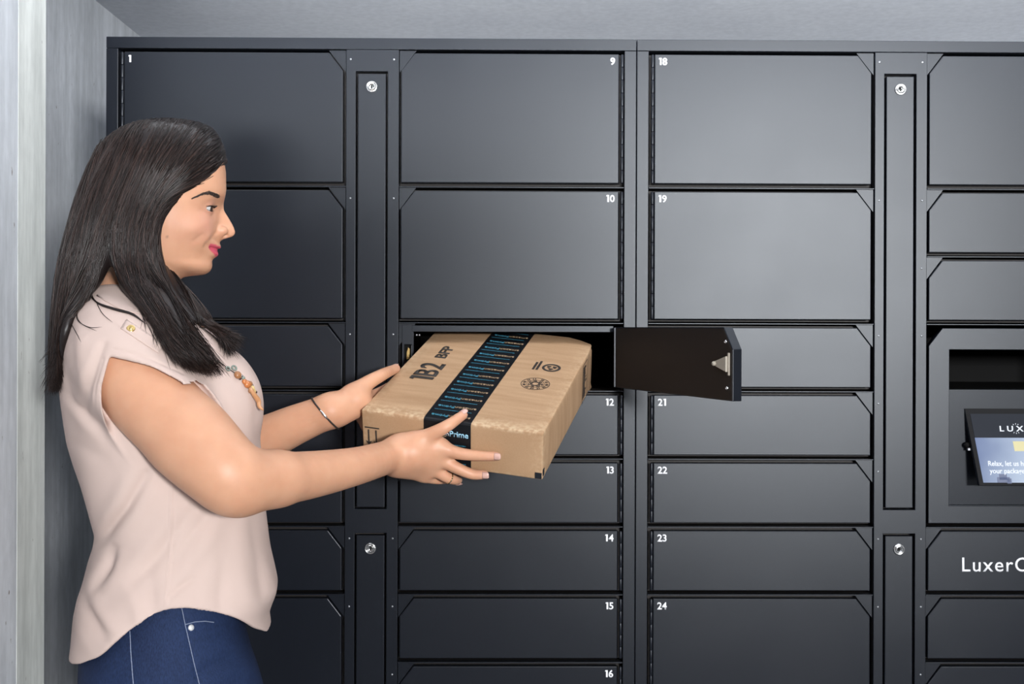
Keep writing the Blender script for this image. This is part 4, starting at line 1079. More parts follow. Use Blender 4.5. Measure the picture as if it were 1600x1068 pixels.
for r in range(100):
    if r < 62: z = np.full(NT, ztopb + (zmid - ztopb) * r / 61)
    else: z = zmid + (hz - zmid) * (r - 61) / 38
    f, b, w = blF(z), blB(z), blW(z); uc = (f + b) / 2; c, s_ = np.cos(ta), np.sin(ta)
    nz = 2.25
    u = uc + (f - b) / 2 * np.sign(c) * np.abs(c) ** (2 / nz); v = w * np.sign(s_) * np.abs(s_) ** (2 / nz)
    rows_.append(HC + u[:, None] * HU + v[:, None] * HV + z[:, None] * HZ)
# the hem turns in, so the blouse reads as hollow cloth
last = rows_[-1]; cen = last.mean(0)
for k_, up_ in ((.965, .001), (.945, .010), (.90, .030)): rows_.append(cen + (last - cen) * np.array([k_, k_, 1]) + HZ * up_)
blP, blF_ = closed(np.array(rows_))
VB = .0022
cloth = Vox((-.76, -.74, .84), (-.22, -.10, 1.50), VB)
cloth.mesh(blP, blF_, 0, hw=9)
# bust (both sides), near and far short sleeves
cloth.ell(mid(345, 625, -.065), (HU, HV, HZ), (.055, .065, .07), .03); cloth.ell(mid(345, 625, .065), (HU, HV, HZ), (.055, .065, .07), .03)
def poly_sd(x, y, poly):
    """signed distance to a closed outline (negative inside), x and y arrays"""
    d2 = np.full(np.broadcast(x, y).shape, 1e9, np.float32); ins = np.zeros(d2.shape, bool); n = len(poly)
    for i in range(n):
        (ax, ay), (bx_, by_) = poly[i], poly[(i + 1) % n]; ex, ey = bx_ - ax, by_ - ay
        wx, wy = x - ax, y - ay; t = np.clip((wx * ex + wy * ey) / (ex * ex + ey * ey + 1e-12), 0, 1)
        d2 = np.minimum(d2, (wx - ex * t) ** 2 + (wy - ey * t) ** 2)
        c1 = (ay > y) != (by_ > y); ins ^= c1 & (x < (bx_ - ax) * (y - ay) / (by_ - ay + 1e-12) + ax)
    d = np.sqrt(d2); return np.where(ins, -d, d)
def like(vx): 
    t = Vox.__new__(Vox); t.o = vx.o; t.h = vx.h; t.n = vx.n; t.fill = vx.fill; t.a = np.full(vx.n, vx.fill, np.float32); return t
def merge(dst, src, k):
    hh = np.maximum(k - np.abs(dst.a - src.a), 0) / k; dst.a = np.minimum(dst.a, src.a) - hh * hh * k * .25
slv = like(cloth)
slv.chain([at(168, 505, -.49), at(188, 556, -.545), at(226, 610, -.560), at(262, 655, -.574), at(285, 680, -.58)], [.053, .0645, .0670, .0655, .064], .0)
# near sleeve is rolled: its opening is a notch whose two edges meet at the top of the arm
sl, x, y, z = slv.sub(at(120, 800, -.7), at(420, 500, -.45))
pp = proj(np.stack(np.broadcast_arrays(x, y, z), -1)); SC = F_PX / 1.45
notch = poly_sd(pp[..., 0], pp[..., 1], [(172, 557), (200, 562), (238, 574), (276, 593), (330, 640), (460, 700), (460, 880), (250, 880), (176, 690), (166, 670), (159, 645), (160, 605)]) / SC
slv.blend(sl, notch.astype(np.float32), .002, 'sub')
slv.chain([sh, at(232, 618, -.565), at(300, 688, -.585), at(350, 736, -.600)], [.0565, .0610, .0585, .050], .001, 'sub')
merge(cloth, slv, .016)
slf = like(cloth)
slf.chain([at(240, 520, -.32), at(275, 570, -.27), at(300, 628, -.247)], [.05, .060, .0585], .0)
merge(cloth, slf, .02)
# neck opening
cloth.chain([mid(224, 420), mid(212, 462)], [.058, .052], .004, 'sub')
M_BLOUSE = mat('pale_pink_crepe', (.56, .435, .385), .75, spec=.2, bump=(1500, .15, .0004))
bls = cloth.out('blouse', M_BLOUSE, relax=1)
P = verts_of(bls); N_ = normals_of(bls); pp = proj(P); vw = P - EYE; vw /= np.linalg.norm(vw, axis=1, keepdims=True)
facing = np.clip(-(N_ * vw).sum(1) * 2.2 - .15, 0, 1)
def seg_dist(q, line):
    best = np.full(len(q), 1e9); tt_ = np.zeros(len(q)); n = len(line) - 1
    for i in range(n):
        a, b = np.array(line[i], float), np.array(line[i + 1], float); e = b - a
        t = np.clip(((q - a) @ e) / (e @ e), 0, 1); d = np.linalg.norm(q - a - t[:, None] * e, axis=1); m = d < best; best[m] = d[m]; tt_[m] = (i + t[m]) / n
    return best, tt_
disp = np.zeros(len(P))
for line, amp, w_ in (
    ([(161, 538), (148, 570), (137, 603), (134, 634)], -.0045, 5), ([(150, 545), (130, 590), (124, 628)], .0030, 7), ([(172, 575), (150, 618), (146, 652)], .0030, 6),
    ([(97, 608), (112, 628), (134, 645), (166, 672)], -.0045, 5), ([(98, 628), (125, 655), (155, 685)], .0035, 8), ([(104, 690), (130, 700), (158, 716)], -.0025, 8),
    ([(228, 742), (198, 792), (170, 826), (151, 850)], -.0065, 6), ([(205, 740), (178, 790), (152, 826)], .0040, 10), ([(240, 770), (208, 812), (176, 848)], .0035, 9),
    ([(177, 858), (170, 884), (148, 917)], -.0055, 6), ([(160, 860), (150, 890), (133, 920)], .0035, 8), ([(190, 870), (180, 900), (160, 930)], .0025, 8),
    ([(125, 908), (131, 947), (161, 990)], -.0060, 7), ([(145, 920), (152, 955), (180, 985)], .0035, 9), ([(114, 940), (122, 985), (140, 1015)], .0030, 8),
    ([(300, 800), (247, 869), (205, 911)], -.0045, 8), ([(270, 800), (232, 850), (196, 890)], .0030, 9), ([(326, 800), (303, 830), (270, 878)], -.0040, 8), ([(345, 812), (325, 850), (290, 890)], .0030, 10),
    ([(300, 905), (280, 918), (266, 932)], -.0030, 4), ([(395, 820), (405, 870), (412, 930)], -.0030, 7), ([(372, 830), (380, 890), (388, 950)], .0025, 10), ([(330, 880), (318, 930), (316, 968)], .0022, 10), ([(350, 880), (346, 930), (350, 975)], -.0025, 7),
    ([(200, 920), (215, 960), (222, 985)], .0025, 9), ([(235, 900), (238, 935), (240, 965)], -.0025, 8),
    ([(180, 500), (215, 520), (250, 548)], -.0022, 5), ([(120, 500), (128, 540), (124, 580)], .0025, 8), ([(108, 520), (112, 570), (108, 620)], -.0025, 6),
    ([(270, 740), (267, 800), (265, 869), (259, 945)], .0012, 1.6), ([(274, 740), (271, 800), (269, 869), (263, 945)], -.0008, 1.6),
    ([(330, 600), (350, 650), (372, 700)], .0015, 12), ([(405, 620), (402, 660), (404, 700)], -.0012, 5)):
    d, t = seg_dist(pp, line); disp += amp * gauss(d, w_) * np.sin(np.pi * np.clip(.12 + .76 * t, 0, 1)) ** .7
disp *= facing * (1 - gauss(np.minimum(seg_dist(pp, [(172, 557), (238, 574), (280, 596)])[0], seg_dist(pp, [(172, 557), (160, 605), (160, 648), (172, 680)])[0]), 7))
for line, amp, w_ in (([(178, 545), (238, 561), (286, 583)], -.0012, 1.4), ([(148, 640), (149, 600), (160, 560)], -.0012, 1.4)): disp += amp * gauss(seg_dist(pp, line)[0], w_) * facing
disp += .0012 * np.sin(P @ np.array([61., 37., 23.])) * np.sin(P @ np.array([-29., 45., 31.]) + 1.3)
set_verts(bls, P + N_ * disp[:, None])
wear('blouse', bls, None, 'pale pink loose blouse with rolled short sleeves')
BLOUSE = bvh(bls)
# roll tab and its button on the near sleeve
M_GOLDM = mat('gold_button', (.70, .50, .20), .25, metal=1.0)
tb, tn = ray_at(BLOUSE, 204.5, 514, .0005)
Mt = Vector(tn).to_track_quat('Z', 'Y').to_matrix().to_4x4(); Mt.translation = Vector(tb)
bm = bmesh.new(); lathe(bm, [(0, 0), (.0050, 0), (.0056, .0012), (.0050, .0024), (.0036, .0020), (.0022, .0018), (.0018, .0028), (0, .0030)], 18, Mt)
wear('button', finish(bm, 'button', M_GOLDM, True), None, 'gold button on the sleeve tab')
G = []
for t in np.linspace(0, 1, 12):
    c = np.array([193, 506]) * (1 - t) + np.array([252, 545]) * t; pr = np.array([-.55, .83]) * 8.5; rowp = []
    for q in np.linspace(-1, 1, 6):
        a, n1 = ray_at(BLOUSE, *(c + pr * q), .0012); rowp.append(a)
    G.append(rowp)
if all(p is not None for r in G for p in r):
    me = grid_mesh('sleeve_tab', np.array(G, float), M_BLOUSE); bm = bmesh.new(); bm.from_mesh(me); bmesh.ops.solidify(bm, geom=bm.faces[:], thickness=.0014); bm.to_mesh(me); bm.free(); wear('sleeve_tab', me)
# seam line of the collar
cl = [ray_at(BLOUSE, *q, .0008)[0] for q in ((152, 462), (165, 470), (182, 480), (200, 487), (218, 490))]
cl = [p for p in cl if p is not None]
if len(cl) > 2: wear('collar_seam', tubes_mesh('collar_seam', [tube(cl, [.0011] * len(cl), 6)], M_BLOUSE))

# ------------------------------------------------------------------ jeans and shoes
def denim():
    m = mat('blue_denim', (.02, .045, .14), .8, spec=.2); nt = m.node_tree; N = nt.nodes; L = nt.links; b = N['Principled BSDF']
    tc = N.new('ShaderNodeTexCoord'); n1 = N.new('ShaderNodeTexNoise'); n1.inputs['Scale'].default_value = 700; n1.inputs['Detail'].default_value = 2
    n2 = N.new('ShaderNodeTexNoise'); n2.inputs['Scale'].default_value = 9; n2.inputs['Detail'].default_value = 4
    mp = N.new('ShaderNodeMapping'); mp.inputs['Scale'].default_value = (1, 1, .25); L.new(tc.outputs['Object'], mp.inputs['Vector']); L.new(mp.outputs['Vector'], n1.inputs['Vector']); L.new(tc.outputs['Object'], n2.inputs['Vector'])
    ad = N.new('ShaderNodeMath'); ad.inputs[1].default_value = 0; L.new(n1.outputs['Fac'], ad.inputs[0]); L.new(n2.outputs['Fac'], ad.inputs[1])
    r = N.new('ShaderNodeValToRGB'); r.color_ramp.elements[0].position = .6; r.color_ramp.elements[1].position = 1.35
    r.color_ramp.elements[0].color = (.006, .0115, .034, 1); r.color_ramp.elements[1].color = (.019, .036, .095, 1)
    dv = N.new('ShaderNodeMath'); dv.operation = 'MULTIPLY'; dv.inputs[1].default_value = .75; L.new(ad.outputs[0], dv.inputs[0])
    r.color_ramp.elements[0].position = .45; r.color_ramp.elements[1].position = 1.0
    L.new(dv.outputs[0], r.inputs['Fac']); L.new(r.outputs['Color'], b.inputs['Base Color'])
    u = N.new('ShaderNodeBump'); u.inputs['Strength'].default_value = .4; u.inputs['Distance'].default_value = .0005; L.new(n1.outputs['Fac'], u.inputs['Height']); L.new(u.outputs['Normal'], b.inputs['Normal'])
    return m
M_DENIM = denim()
jn = Vox((-.78, -.72, .03), (-.20, -.12, 1.06), .0045, fill=.06)
jB = edge([(150, 915), (140, 950), (130, 990), (123, 1030), (122, 1068), (126, 1110), (134, 1150)]); jF = edge([(372, 915), (378, 950), (386, 985), (393, 1010), (404, 1040), (412, 1068), (416, 1110), (414, 1150)])
jW = tab([(915, .140), (950, .150), (1000, .163), (1068, .172), (1150, .170)])
rows_ = []
for y in np.linspace(850, 1150, 38):
    z = uz(265, y)[1]; f, b, w = jF(z), jB(z), jW(z); c, s_ = np.cos(ta), np.sin(ta)
    u = (f + b) / 2 + (f - b) / 2 * np.sign(c) * np.abs(c) ** (2 / 2.2); v = w * np.sign(s_) * np.abs(s_) ** (2 / 2.2)
    rows_.append(HC + u[:, None] * HU + v[:, None] * HV + z * HZ)
p_, f_ = closed(np.array(rows_)); jn.mesh(p_, f_, 0, hw=8)
uh, zh = uz(268, 1140)
for sg in (-1, 1):
    base_u = uh + (.02 if sg < 0 else -.02)
    jn.chain([W(uh, sg * .082, zh), W(base_u + .012, sg * .083, .62 - HC[2]), W(base_u + .005, sg * .082, .46 - HC[2]), W(base_u - .022, sg * .082, .30 - HC[2]), W(base_u - .025, sg * .082, .085 - HC[2])], [.098, .078, .062, .058, .046], .02)
jme = jn.out('jeans', M_DENIM)
P = verts_of(jme); N_ = normals_of(jme); pp = proj(P); disp = np.zeros(len(P))
for line, amp, w_ in (([(392, 1015), (350, 1030), (312, 1052)], -.004, 6), ([(400, 1040), (360, 1052), (330, 1075)], .003, 8), ([(287, 955), (296, 1010), (313, 1080)], -.0018, 2.2), ([(204, 990), (208, 1080)], -.0015, 2.0)):
    d, t = seg_dist(pp, line); disp += amp * gauss(d, w_) * np.clip(-(N_ * ((P - EYE) / np.linalg.norm(P - EYE, axis=1, keepdims=True))).sum(1) * 2, 0, 1)
set_verts(jme, P + N_ * disp[:, None])
jeans = wear('jeans', jme, None, 'dark blue denim jeans')
JEANS = bvh(jme)
M_STITCH = mat('pale_stitching', (.24, .28, .38), .8)
for line in ([(284, 950), (288, 970), (295, 1000), (303, 1035), (313, 1075)], [(203, 985), (205, 1025), (209, 1075)], [(290, 975), (305, 971), (320, 970), (336, 972)]):
    q = []
    for i in range(len(line) - 1):
        for t in np.linspace(0, 1, 8, endpoint=False):
            h_, n1 = ray_at(JEANS, line[i][0] * (1 - t) + line[i + 1][0] * t, line[i][1] * (1 - t) + line[i + 1][1] * t, .0003)
            if h_ is not None: q.append(h_)
    if len(q) > 3:
        rings = [tube(q[i:i + 2], [.0006, .0006], 5) for i in range(0, len(q) - 1, 1)]
        o = wear('stitching', tubes_mesh('stitching', rings, M_STITCH), jeans)
h_, n1 = ray_at(JEANS, 298.5, 980, .0)
Mt = Vector(n1).to_track_quat('Z', 'Y').to_matrix().to_4x4(); Mt.translation = Vector(h_)
bm = bmesh.new(); lathe(bm, [(0, -.001), (.0040, -.001), (.0042, .0008), (.0030, .0018), (0, .0022)], 16, Mt); wear('pocket_rivet', finish(bm, 'pocket_rivet', mat('pale_rivet', (.8, .8, .8), .3, metal=.4), True), jeans)
M_SHOE = mat('black_leather', (.02, .02, .022), .35); M_SOLE = mat('rubber_sole', (.05, .05, .05), .8)
for sg in (-1, 1):
    bu = uh + (.02 if sg < 0 else -.02) - .025; sv = Vox(W(bu - .12, sg * .082 - .02, -HC[2]) - np.array([.09, .12, .02]), W(bu + .2, sg * .082 + .02, .13 - HC[2]) + np.array([.09, .12, .02]), .004)
    cz = lambda u, z: W(bu + u, sg * .082, z - HC[2])
    sv.chain([cz(-.045, .038), cz(.02, .040), cz(.11, .032), cz(.165, .026)], [.034, .037, .036, .024], .0); sv.cap(cz(-.02, .06), cz(-.012, .105), .040, .045, .03)
    sl, x, y, z = sv.sub(sv.o, sv.o + sv.h * sv.n); sv.blend(sl, np.broadcast_to((z - .012), sv.a[sl].shape).astype(np.float32), 0, 'sub')
    sv.blend(sl, np.broadcast_to((.112 - z), sv.a[sl].shape).astype(np.float32), 0, 'sub')
    sh_ = wear('shoe', sv.out('shoe', M_SHOE))
    bm = bmesh.new(); o_ = [cz(-.08 + .0, 0)]
    ring_ = []
    for a in np.linspace(0, 2 * np.pi, 28, endpoint=False):
        uu = .055 + .138 * math.cos(a); vv = (.040 if math.cos(a) > -.2 else .036) * math.sin(a); p = W(bu + uu, sg * .082 + vv, -HC[2]); ring_.append(p)
    lo_ = [bm.verts.new((p[0], p[1], 0)) for p in ring_]; hi_ = [bm.verts.new((p[0], p[1], .014)) for p in ring_]
    bm.faces.new(lo_[::-1]); bm.faces.new(hi_)
    for i in range(28): bm.faces.new((lo_[i], lo_[(i + 1) % 28], hi_[(i + 1) % 28], hi_[i]))
    wear('sole', finish(bm, 'sole', M_SOLE), sh_)

# ------------------------------------------------------------------ hair
hr = Vox(HC + np.array([-.32, -.24, -.32]), HC + np.array([.18, .24, .17]), .0026)
sl, x, y, z = hr.sub(HC - .16, HC + .165)
Q = np.stack(np.broadcast_arrays(x, y, z), -1).astype(float); shp = Q.shape[:3]; Qf = Q.reshape(-1, 3); hd = head.at(Qf)
uu, zq = (Qf - HC) @ HU, (Qf - HC) @ HZ
hair_out = [uz(*q) for q in ((358, 246), (350, 253), (341, 258), (333, 266), (327, 279), (316, 289), (301, 296), (283, 306), (265, 320), (246, 329), (238, 345), (232, 372), (231, 392), (234, 411), (241, 427), (225, 475), (90, 480), (90, 140), (365, 140))]
ps = poly_sd(uu.astype(np.float32), zq.astype(np.float32), hair_out)
thick = .0015 + .0105 * sm(np.clip(-ps / .030, 0, 1))
capd = np.maximum(hd - thick, ps - .0008); hr.blend(sl, capd.reshape(shp).astype(np.float32), 0)
del Q, Qf
def over(pts, lift):
    """lock or guide points, kept in front of the blouse where they fall over it"""
    out = []
    for (px, py, v), l in zip(pts, np.broadcast_to(lift, len(pts))):
        p = mid(px, py, v)
        if py > 445:
            h_, n1 = ray_at(BLOUSE, px, py, l)
            if h_ is not None and (h_ - EYE) @ FW < (p - EYE) @ FW: p = h_
        out.append(p)
    return np.array(out)
py_last = lambda pts: pts[-1][1] > 600
LOCKS = [
 ([(262, 312, -.066), (243, 340, -.074), (238, 380, -.077), (245, 425, -.080), (264, 468, -.086), (291, 512, -.094), (320, 556, -.100), (340, 588, -.100)], [.007, .010, .012, .014, .015, .015, .011, .003]),
 ([(238, 290, -.070), (220, 340, -.078), (214, 390, -.082), (224, 440, -.086), (246, 488, -.092), (274, 532, -.100), (300, 568, -.104), (322, 590, -.104)], [.009, .012, .014, .016, .016, .015, .011, .003]),
 ([(208, 285, -.072), (197, 340, -.080), (192, 390, -.084), (203, 438, -.088), (226, 482, -.094), (254, 526, -.102), (280, 562, -.106), (298, 586, -.106)], [.010, .013, .014, .015, .014, .012, .009, .003]),
 ([(252, 425, -.060), (270, 462, -.062), (300, 500, -.064), (330, 532, -.066), (352, 562, -.066)], [.012, .015, .015, .012, .003]),
 ([(262, 440, -.040), (288, 470, -.042), (318, 498, -.046), (345, 515, -.048), (372, 522, -.050)], [.012, .015, .014, .010, .003]),
 ([(190, 300, -.070), (174, 350, -.078), (160, 395, -.082), (146, 435, -.086), (124, 478, -.090), (106, 525, -.086), (96, 570, -.080), (92, 602, -.076)], [.012, .014, .014, .012, .009, .006, .004, .002]),
 ([(174, 265, -.050), (155, 315, -.062), (137, 370, -.068), (118, 425, -.070), (104, 480, -.070), (93, 535, -.066), (87, 580, -.062), (88, 612, -.060)], [.014, .016, .016, .014, .010, .007, .005, .003]),
 ([(172, 238, -.015), (147, 300, -.020), (127, 360, -.024), (108, 420, -.026), (96, 480, -.026), (87, 535, -.026), (83, 585, -.026), (85, 612, -.026)], [.016, .018, .016, .013, .009, .006, .004, .002]),
]
for pts, rs in LOCKS:
    p = over(pts, np.asarray(rs) * .75); cut_ = len(p) - (1 if py_last(pts) else 2) + 0; p = p[:cut_]; rs = rs[:cut_ - 1] + [rs[cut_ - 1] * .6]; hr.chain(p, rs, .010)
    if pts[0][0] not in (262,) or pts[0][1] != 440: hr.chain([mirror(q) for q in p], rs, .010)
hair = wear('hair', hr.out('hair', M_HAIR, relax=1), None, 'long straight dark brown hair falling over the shoulder')
GUIDES = [
 [[(345, 250, -.012), (328, 262, -.036), (303, 286, -.058), (270, 313, -.070), (246, 338, -.078), (237, 378, -.082), (243, 422, -.086), (264, 470, -.094), (296, 522, -.104), (338, 590, -.108)],
  [(340, 232, -.012), (318, 244, -.042), (290, 268, -.062), (258, 300, -.076), (236, 338, -.082), (228, 382, -.086), (234, 430, -.092), (256, 482, -.100), (286, 532, -.108), (328, 592, -.112)],
  [(322, 213, -.012), (294, 232, -.050), (262, 268, -.074), (234, 306, -.082), (217, 350, -.088), (212, 394, -.090), (221, 442, -.096), (244, 492, -.104), (272, 540, -.110), (312, 592, -.114)],
  [(292, 202, -.012), (262, 226, -.056), (230, 270, -.080), (207, 314, -.086), (196, 358, -.092), (194, 400, -.094), (204, 444, -.100), (227, 492, -.106), (256, 540, -.112), (296, 588, -.116)],
  [(272, 198, -.012), (240, 226, -.058), (210, 274, -.080), (188, 320, -.088), (178, 362, -.092), (178, 400, -.094), (190, 444, -.102), (214, 490, -.108), (246, 538, -.112), (286, 584, -.116)]],
 [[(268, 198, -.012), (232, 226, -.058), (196, 280, -.078), (176, 330, -.086), (162, 380, -.090), (148, 428, -.094), (127, 472, -.098), (109, 516, -.094), (99, 560, -.088), (95, 604, -.082)],
  [(245, 195, -.012), (204, 222, -.054), (170, 275, -.068), (152, 326, -.076), (138, 378, -.082), (122, 430, -.084), (107, 480, -.082), (96, 528, -.078), (91, 570, -.074), (90, 608, -.070)],
  [(225, 194, -.010), (188, 212, -.036), (160, 256, -.046), (141, 312, -.056), (124, 368, -.062), (107, 424, -.064), (97, 478, -.062), (89, 528, -.060), (85, 574, -.058), (87, 614, -.056)],
  [(208, 196, .0), (178, 214, -.006), (155, 254, -.010), (133, 312, -.016), (115, 368, -.020), (99, 424, -.022), (90, 478, -.022), (84, 528, -.022), (81, 574, -.022), (84, 612, -.022)]],
 [[(250, 425, -.055), (258, 440, -.058), (270, 458, -.060), (284, 474, -.062), (300, 492, -.064), (316, 510, -.066), (330, 526, -.068), (340, 540, -.068), (348, 552, -.068), (356, 568, -.068)],
  [(258, 432, -.045), (268, 446, -.045), (282, 460, -.046), (298, 474, -.048), (314, 488, -.050), (330, 499, -.051), (344, 508, -.052), (356, 515, -.052), (366, 520, -.052), (377, 526, -.052)]],
]
def catmull(p, n):
    p = np.asarray(p, float); e = np.vstack([2 * p[0] - p[1], p, 2 * p[-1] - p[-2]]); t = np.linspace(0, len(p) - 1 - 1e-6, n); i = t.astype(int); f = (t - i)[:, None]
    a, b, c, d = e[i], e[i + 1], e[i + 2], e[i + 3]
    return .5 * (2 * b + (c - a) * f + (2 * a - 5 * b + 4 * c - d) * f ** 2 + (3 * b - a - 3 * c + d) * f ** 3)
strands = []; radii = []; shade = []
for gi, (gs, count) in enumerate(zip(GUIDES, (2300, 1700, 700))):
    gw = [over(g, .012) for g in gs]
    for q in range(count):
        w_ = random.random() * (len(gw) - 1); i = min(int(w_), len(gw) - 2); f = w_ - i
        g = gw[i] * (1 - f) + gw[i + 1] * f
        t1 = 1 - (random.random() ** 2) * (.16 if gi < 2 else .3); t0 = random.random() ** 2.5 * .35
        c = catmull(g, 40); idx = np.linspace(t0, t1, 17) * 39; lo = np.floor(idx).astype(int).clip(0, 38); fr_ = (idx - lo)[:, None]; c = c[lo] * (1 - fr_) + c[lo + 1] * fr_
        s_ = np.linspace(0, 1, 17)
        for k_ in range(3):
            c = c + (np.sin(s_ * random.uniform(2, 7) + random.uniform(0, 6)) * random.gauss(0, .0016 + .0016 * (k_ == 0)))[:, None] * (HU if k_ < 2 else HV)
        tail = np.clip((s_ - .8) / .2, 0, 1)[:, None]; c = c + tail ** 2 * (HU * random.gauss(0, .006) + HZ * random.gauss(0, .003))
        strands.append(c); radii.append(random.uniform(.00045, .00085)); shade.append(random.choice((.45, .7, 1.0, 1.0, 1.6, 2.8)))
S = np.array(strands); flat = S.reshape(-1, 3)
for it in range(3):
    d = hr.at(flat); g = hr.grad(flat, .004); tgt = np.repeat(np.random.default_rng(3).uniform(.0002, .0046, len(S)), 17)
    near = (d < .014); mv = np.where(near, np.clip(tgt - d, -.012, .02), 0); flat = flat + g * mv[:, None]
    S2 = flat.reshape(len(S), 17, 3); S2[:, 1:-1] = .5 * S2[:, 1:-1] + .25 * (S2[:, 2:] + S2[:, :-2]); flat = S2.reshape(-1, 3)
S = flat.reshape(len(S), 17, 3)
prof_ = np.array([.6] + [1.0] * 12 + [.9, .75, .5, .15])
rings = [tube(s_, prof_ * r, 4) for s_, r in zip(S, radii)]
# loose wisps over the shoulder and round the outline
def wisp(pts, r, tree=None):
    q = []
    for p in catmull(np.array([(a, b, 0) for a, b in pts]), 18):
        h_, n1 = ray_at(tree, p[0], p[1], .0016) if tree is not None else (None, None)
        q.append(h_ if h_ is not None else mid(p[0], p[1], -.10))
    rings.append(tube(q, prof_[np.linspace(0, 16, 18).astype(int)] * r, 5)); shade.append(.8)
for q in range(9):
    o_ = random.uniform(-2.2, 2.2); wisp([(146 + o_, 436), (142 + o_ * .8, 456 + o_), (152 + o_, 474 + o_), (178 + o_, 484 + o_), (206, 492 + o_ * .7), (226 + o_, 506 + o_)], .0010, BLOUSE)
for pts in ([(140, 450), (126, 480), (122, 500), (140, 512), (160, 512)], [(132, 460), (122, 488), (128, 506), (152, 518)], [(215, 480), (228, 505), (240, 528), (248, 545)], [(225, 490), (242, 515), (252, 540), (262, 556)], [(150, 470), (160, 490), (176, 505)], [(110, 500), (118, 515), (128, 535)]):
    wisp(pts, .00045, BLOUSE)
smv = np.concatenate([np.full(r.shape[0] * r.shape[1], s_) for r, s_ in zip(rings, shade)])
def strand_material():
    m = mat('hair_strand', (.012, .008, .007), .35, spec=.30); nt = m.node_tree; N = nt.nodes; L = nt.links; b = N['Principled BSDF']
    a = N.new('ShaderNodeAttribute'); a.attribute_name = 'shade'; mx = N.new('ShaderNodeVectorMath'); mx.operation = 'SCALE'; mx.inputs[0].default_value = (.0135, .0080, .0066)
    L.new(a.outputs['Fac'], mx.inputs['Scale']); L.new(mx.outputs[0], b.inputs['Base Color']); return m
sme = tubes_mesh('strand', rings, strand_material())
at_ = sme.attributes.new('shade', 'FLOAT', 'POINT'); at_.data.foreach_set('value', smv.astype(np.float32))
so = wear('strand', sme, hair); so['kind'] = 'stuff'

# ------------------------------------------------------------------ jewellery
M_SILVER = mat('silver', (.72, .70, .68), .25, metal=1.0); M_CORD = mat('dark_cord', (.03, .025, .022), .5)
M_BEAD = mat('brown_bead', (.34, .15, .06), .3, coat=.3); M_GREY = mat('grey_green_bead', (.20, .24, .20), .3, coat=.3); M_AMBER = mat('amber_stone', (.50, .17, .05), .25, coat=.4); M_HORN = mat('tan_horn', (.52, .26, .12), .35, coat=.3); M_CREAM = mat('cream_petal', (.62, .46, .20), .4); M_DKST = mat('dark_stone', (.06, .02, .015), .2, coat=.5)
neck_o = wear('necklace', tubes_mesh('necklace', [tube([ray_at(BLOUSE, *q, .0012)[0] for q in ((330, 560), (345, 568), (356, 576), (366, 583), (376, 590), (384, 598))], [.0007] * 6, 6)], M_CORD))
def bead(px, py, r, m, nm='bead', sx=1.0, stretch=None, rings_=False):
    h_, n1 = ray_at(BLOUSE, px, py, r * .6)
    if h_ is None: h_ = mid(px, py, -.03); n1 = -HV
    Mt = Vector(n1).to_track_quat('Z', 'Y').to_matrix().to_4x4(); Mt.translation = Vector(h_)
    bm = bmesh.new()
    if rings_:
        prof__ = [(r * (.72 + .28 * math.cos(a)), r * .28 * math.sin(a)) for a in np.linspace(0, 2 * np.pi, 10)]; lathe(bm, prof__, 18, Mt)
    else:
        bmesh.ops.create_uvsphere(bm, u_segments=14, v_segments=10, radius=r, matrix=Mt @ Matrix.Diagonal((sx, 1, .75, 1)))
    return wear(nm, finish(bm, nm, m, True), neck_o)
bead(355, 577, .0042, M_GREY, rings_=True); bead(364.5, 576, .0046, M_GREY, rings_=True)
bead(369.5, 587, .0056, M_BEAD, 'brown_bead'); bead(376, 588, .0028, M_SILVER); bead(374, 591.5, .0024, M_DKST); bead(379, 591, .0030, M_GREY)
bead(380.5, 597, .0042, M_AMBER, 'amber_stone'); bead(384, 601, .0056, M_AMBER, 'amber_stone'); bead(382, 599, .0028, M_DKST, 'dark_stone'); bead(389, 600, .0040, M_BEAD); bead(391.5, 603, .0032, M_SILVER)
bead(392, 607, .0042, M_CREAM, 'cream_petal'); bead(395, 611, .0034, M_CREAM, 'cream_petal'); bead(389, 611, .0030, M_BEAD); bead(399, 612.5, .0020, M_DKST, 'dark_stone')
hp = []
for px, py, lift in ((387, 606, .004), (392, 616, .005), (398, 626, .006), (405, 634, None), (412, 641, None)):
    h_, n1 = ray_at(BLOUSE, px, py, lift or .004)
    hp.append(h_ if lift and h_ is not None else None)
lastp = [p for p in hp if p is not None][-1]; ly = lastp[1]
for i, (px, py) in enumerate(((387, 606), (392, 616), (398, 626), (405, 634), (412, 641))):
    if hp[i] is None: hp[i] = at(px, py, ly - .002)
wear('horn_pendant', tubes_mesh('horn_pendant', [tube(catmull(np.array(hp), 14), np.interp(np.arange(14), [0, 6, 11, 13], [.0026, .0038, .0026, .0004]), 10)], M_HORN), neck_o)
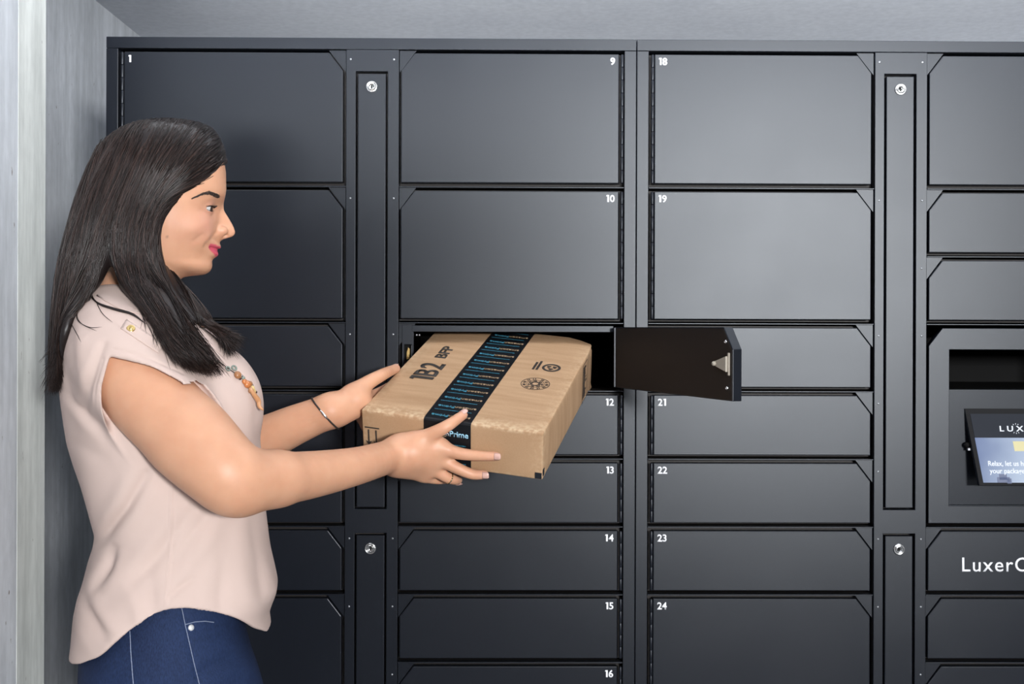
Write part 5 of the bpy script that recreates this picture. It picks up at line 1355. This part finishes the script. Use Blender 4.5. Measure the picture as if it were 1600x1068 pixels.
# cord bracelet with a small silver plate on the far wrist
def wrist_ring(cpx, cY, axis, r, thick, nm, m, n=40, braid=False, off=0):
    c = at(*cpx, cY); ax = axis / np.linalg.norm(axis); A = np.cross(ax, HZ); A /= np.linalg.norm(A); B = np.cross(ax, A); pts = []
    for a in np.linspace(0, 2 * np.pi, n, endpoint=False):
        d = A * math.cos(a) + B * math.sin(a); h_ = BODY.ray_cast(Vector(c + d * .06), Vector(-d), .08)
        p = np.array(h_[0]) if h_[0] is not None else c + d * r
        pts.append(p + d * (thick * .8 + (.0004 * math.sin(a * 14) if braid else 0)))
    pts.append(pts[0]); return pts
ax2 = at(548, 624, -.228) - at(470, 661, -.236); ax2 = ax2 / np.linalg.norm(ax2) + np.array([.0, 0, .35])
bp = wrist_ring((508, 645), -.243, ax2, .028, .0014, 'bracelet', M_CORD, braid=True)
br_o = wear('bracelet', tubes_mesh('bracelet', [tube(bp, [.0014] * len(bp), 8)], M_CORD))
cand = sorted(range(len(bp) - 1), key=lambda i: np.linalg.norm(proj(bp[i]) - np.array([503, 651])))[:1]
i = cand[0]; seg = [bp[(i - 2) % 40], bp[(i - 1) % 40], bp[i], bp[(i + 1) % 40], bp[(i + 2) % 40]]
wear('bracelet_plate', tubes_mesh('bracelet_plate', [tube(seg, [.0012, .0022, .0024, .0022, .0012], 8)], M_SILVER), br_o)
# ring on the ring finger
f_ = np.array(FING['ring'][0]); c = f_[1] * .45 + f_[2] * .55; axr = f_[2] - f_[1]; axr /= np.linalg.norm(axr); A = np.cross(axr, HZ); A /= np.linalg.norm(A); B = np.cross(axr, A)
pts = []
for a in np.linspace(0, 2 * np.pi, 28, endpoint=False):
    d = A * math.cos(a) + B * math.sin(a); h_ = BODY.ray_cast(Vector(c + d * .03), Vector(-d), .04); pts.append((np.array(h_[0]) if h_[0] is not None and np.linalg.norm(np.array(h_[0]) - c) < .013 else c + d * .0092) + d * .0004)
pts.append(pts[0]); wear('ring', tubes_mesh('ring', [tube(pts, [.0012] * len(pts), 8)], mat('ring_gold', (.80, .66, .42), .2, metal=1.0)))
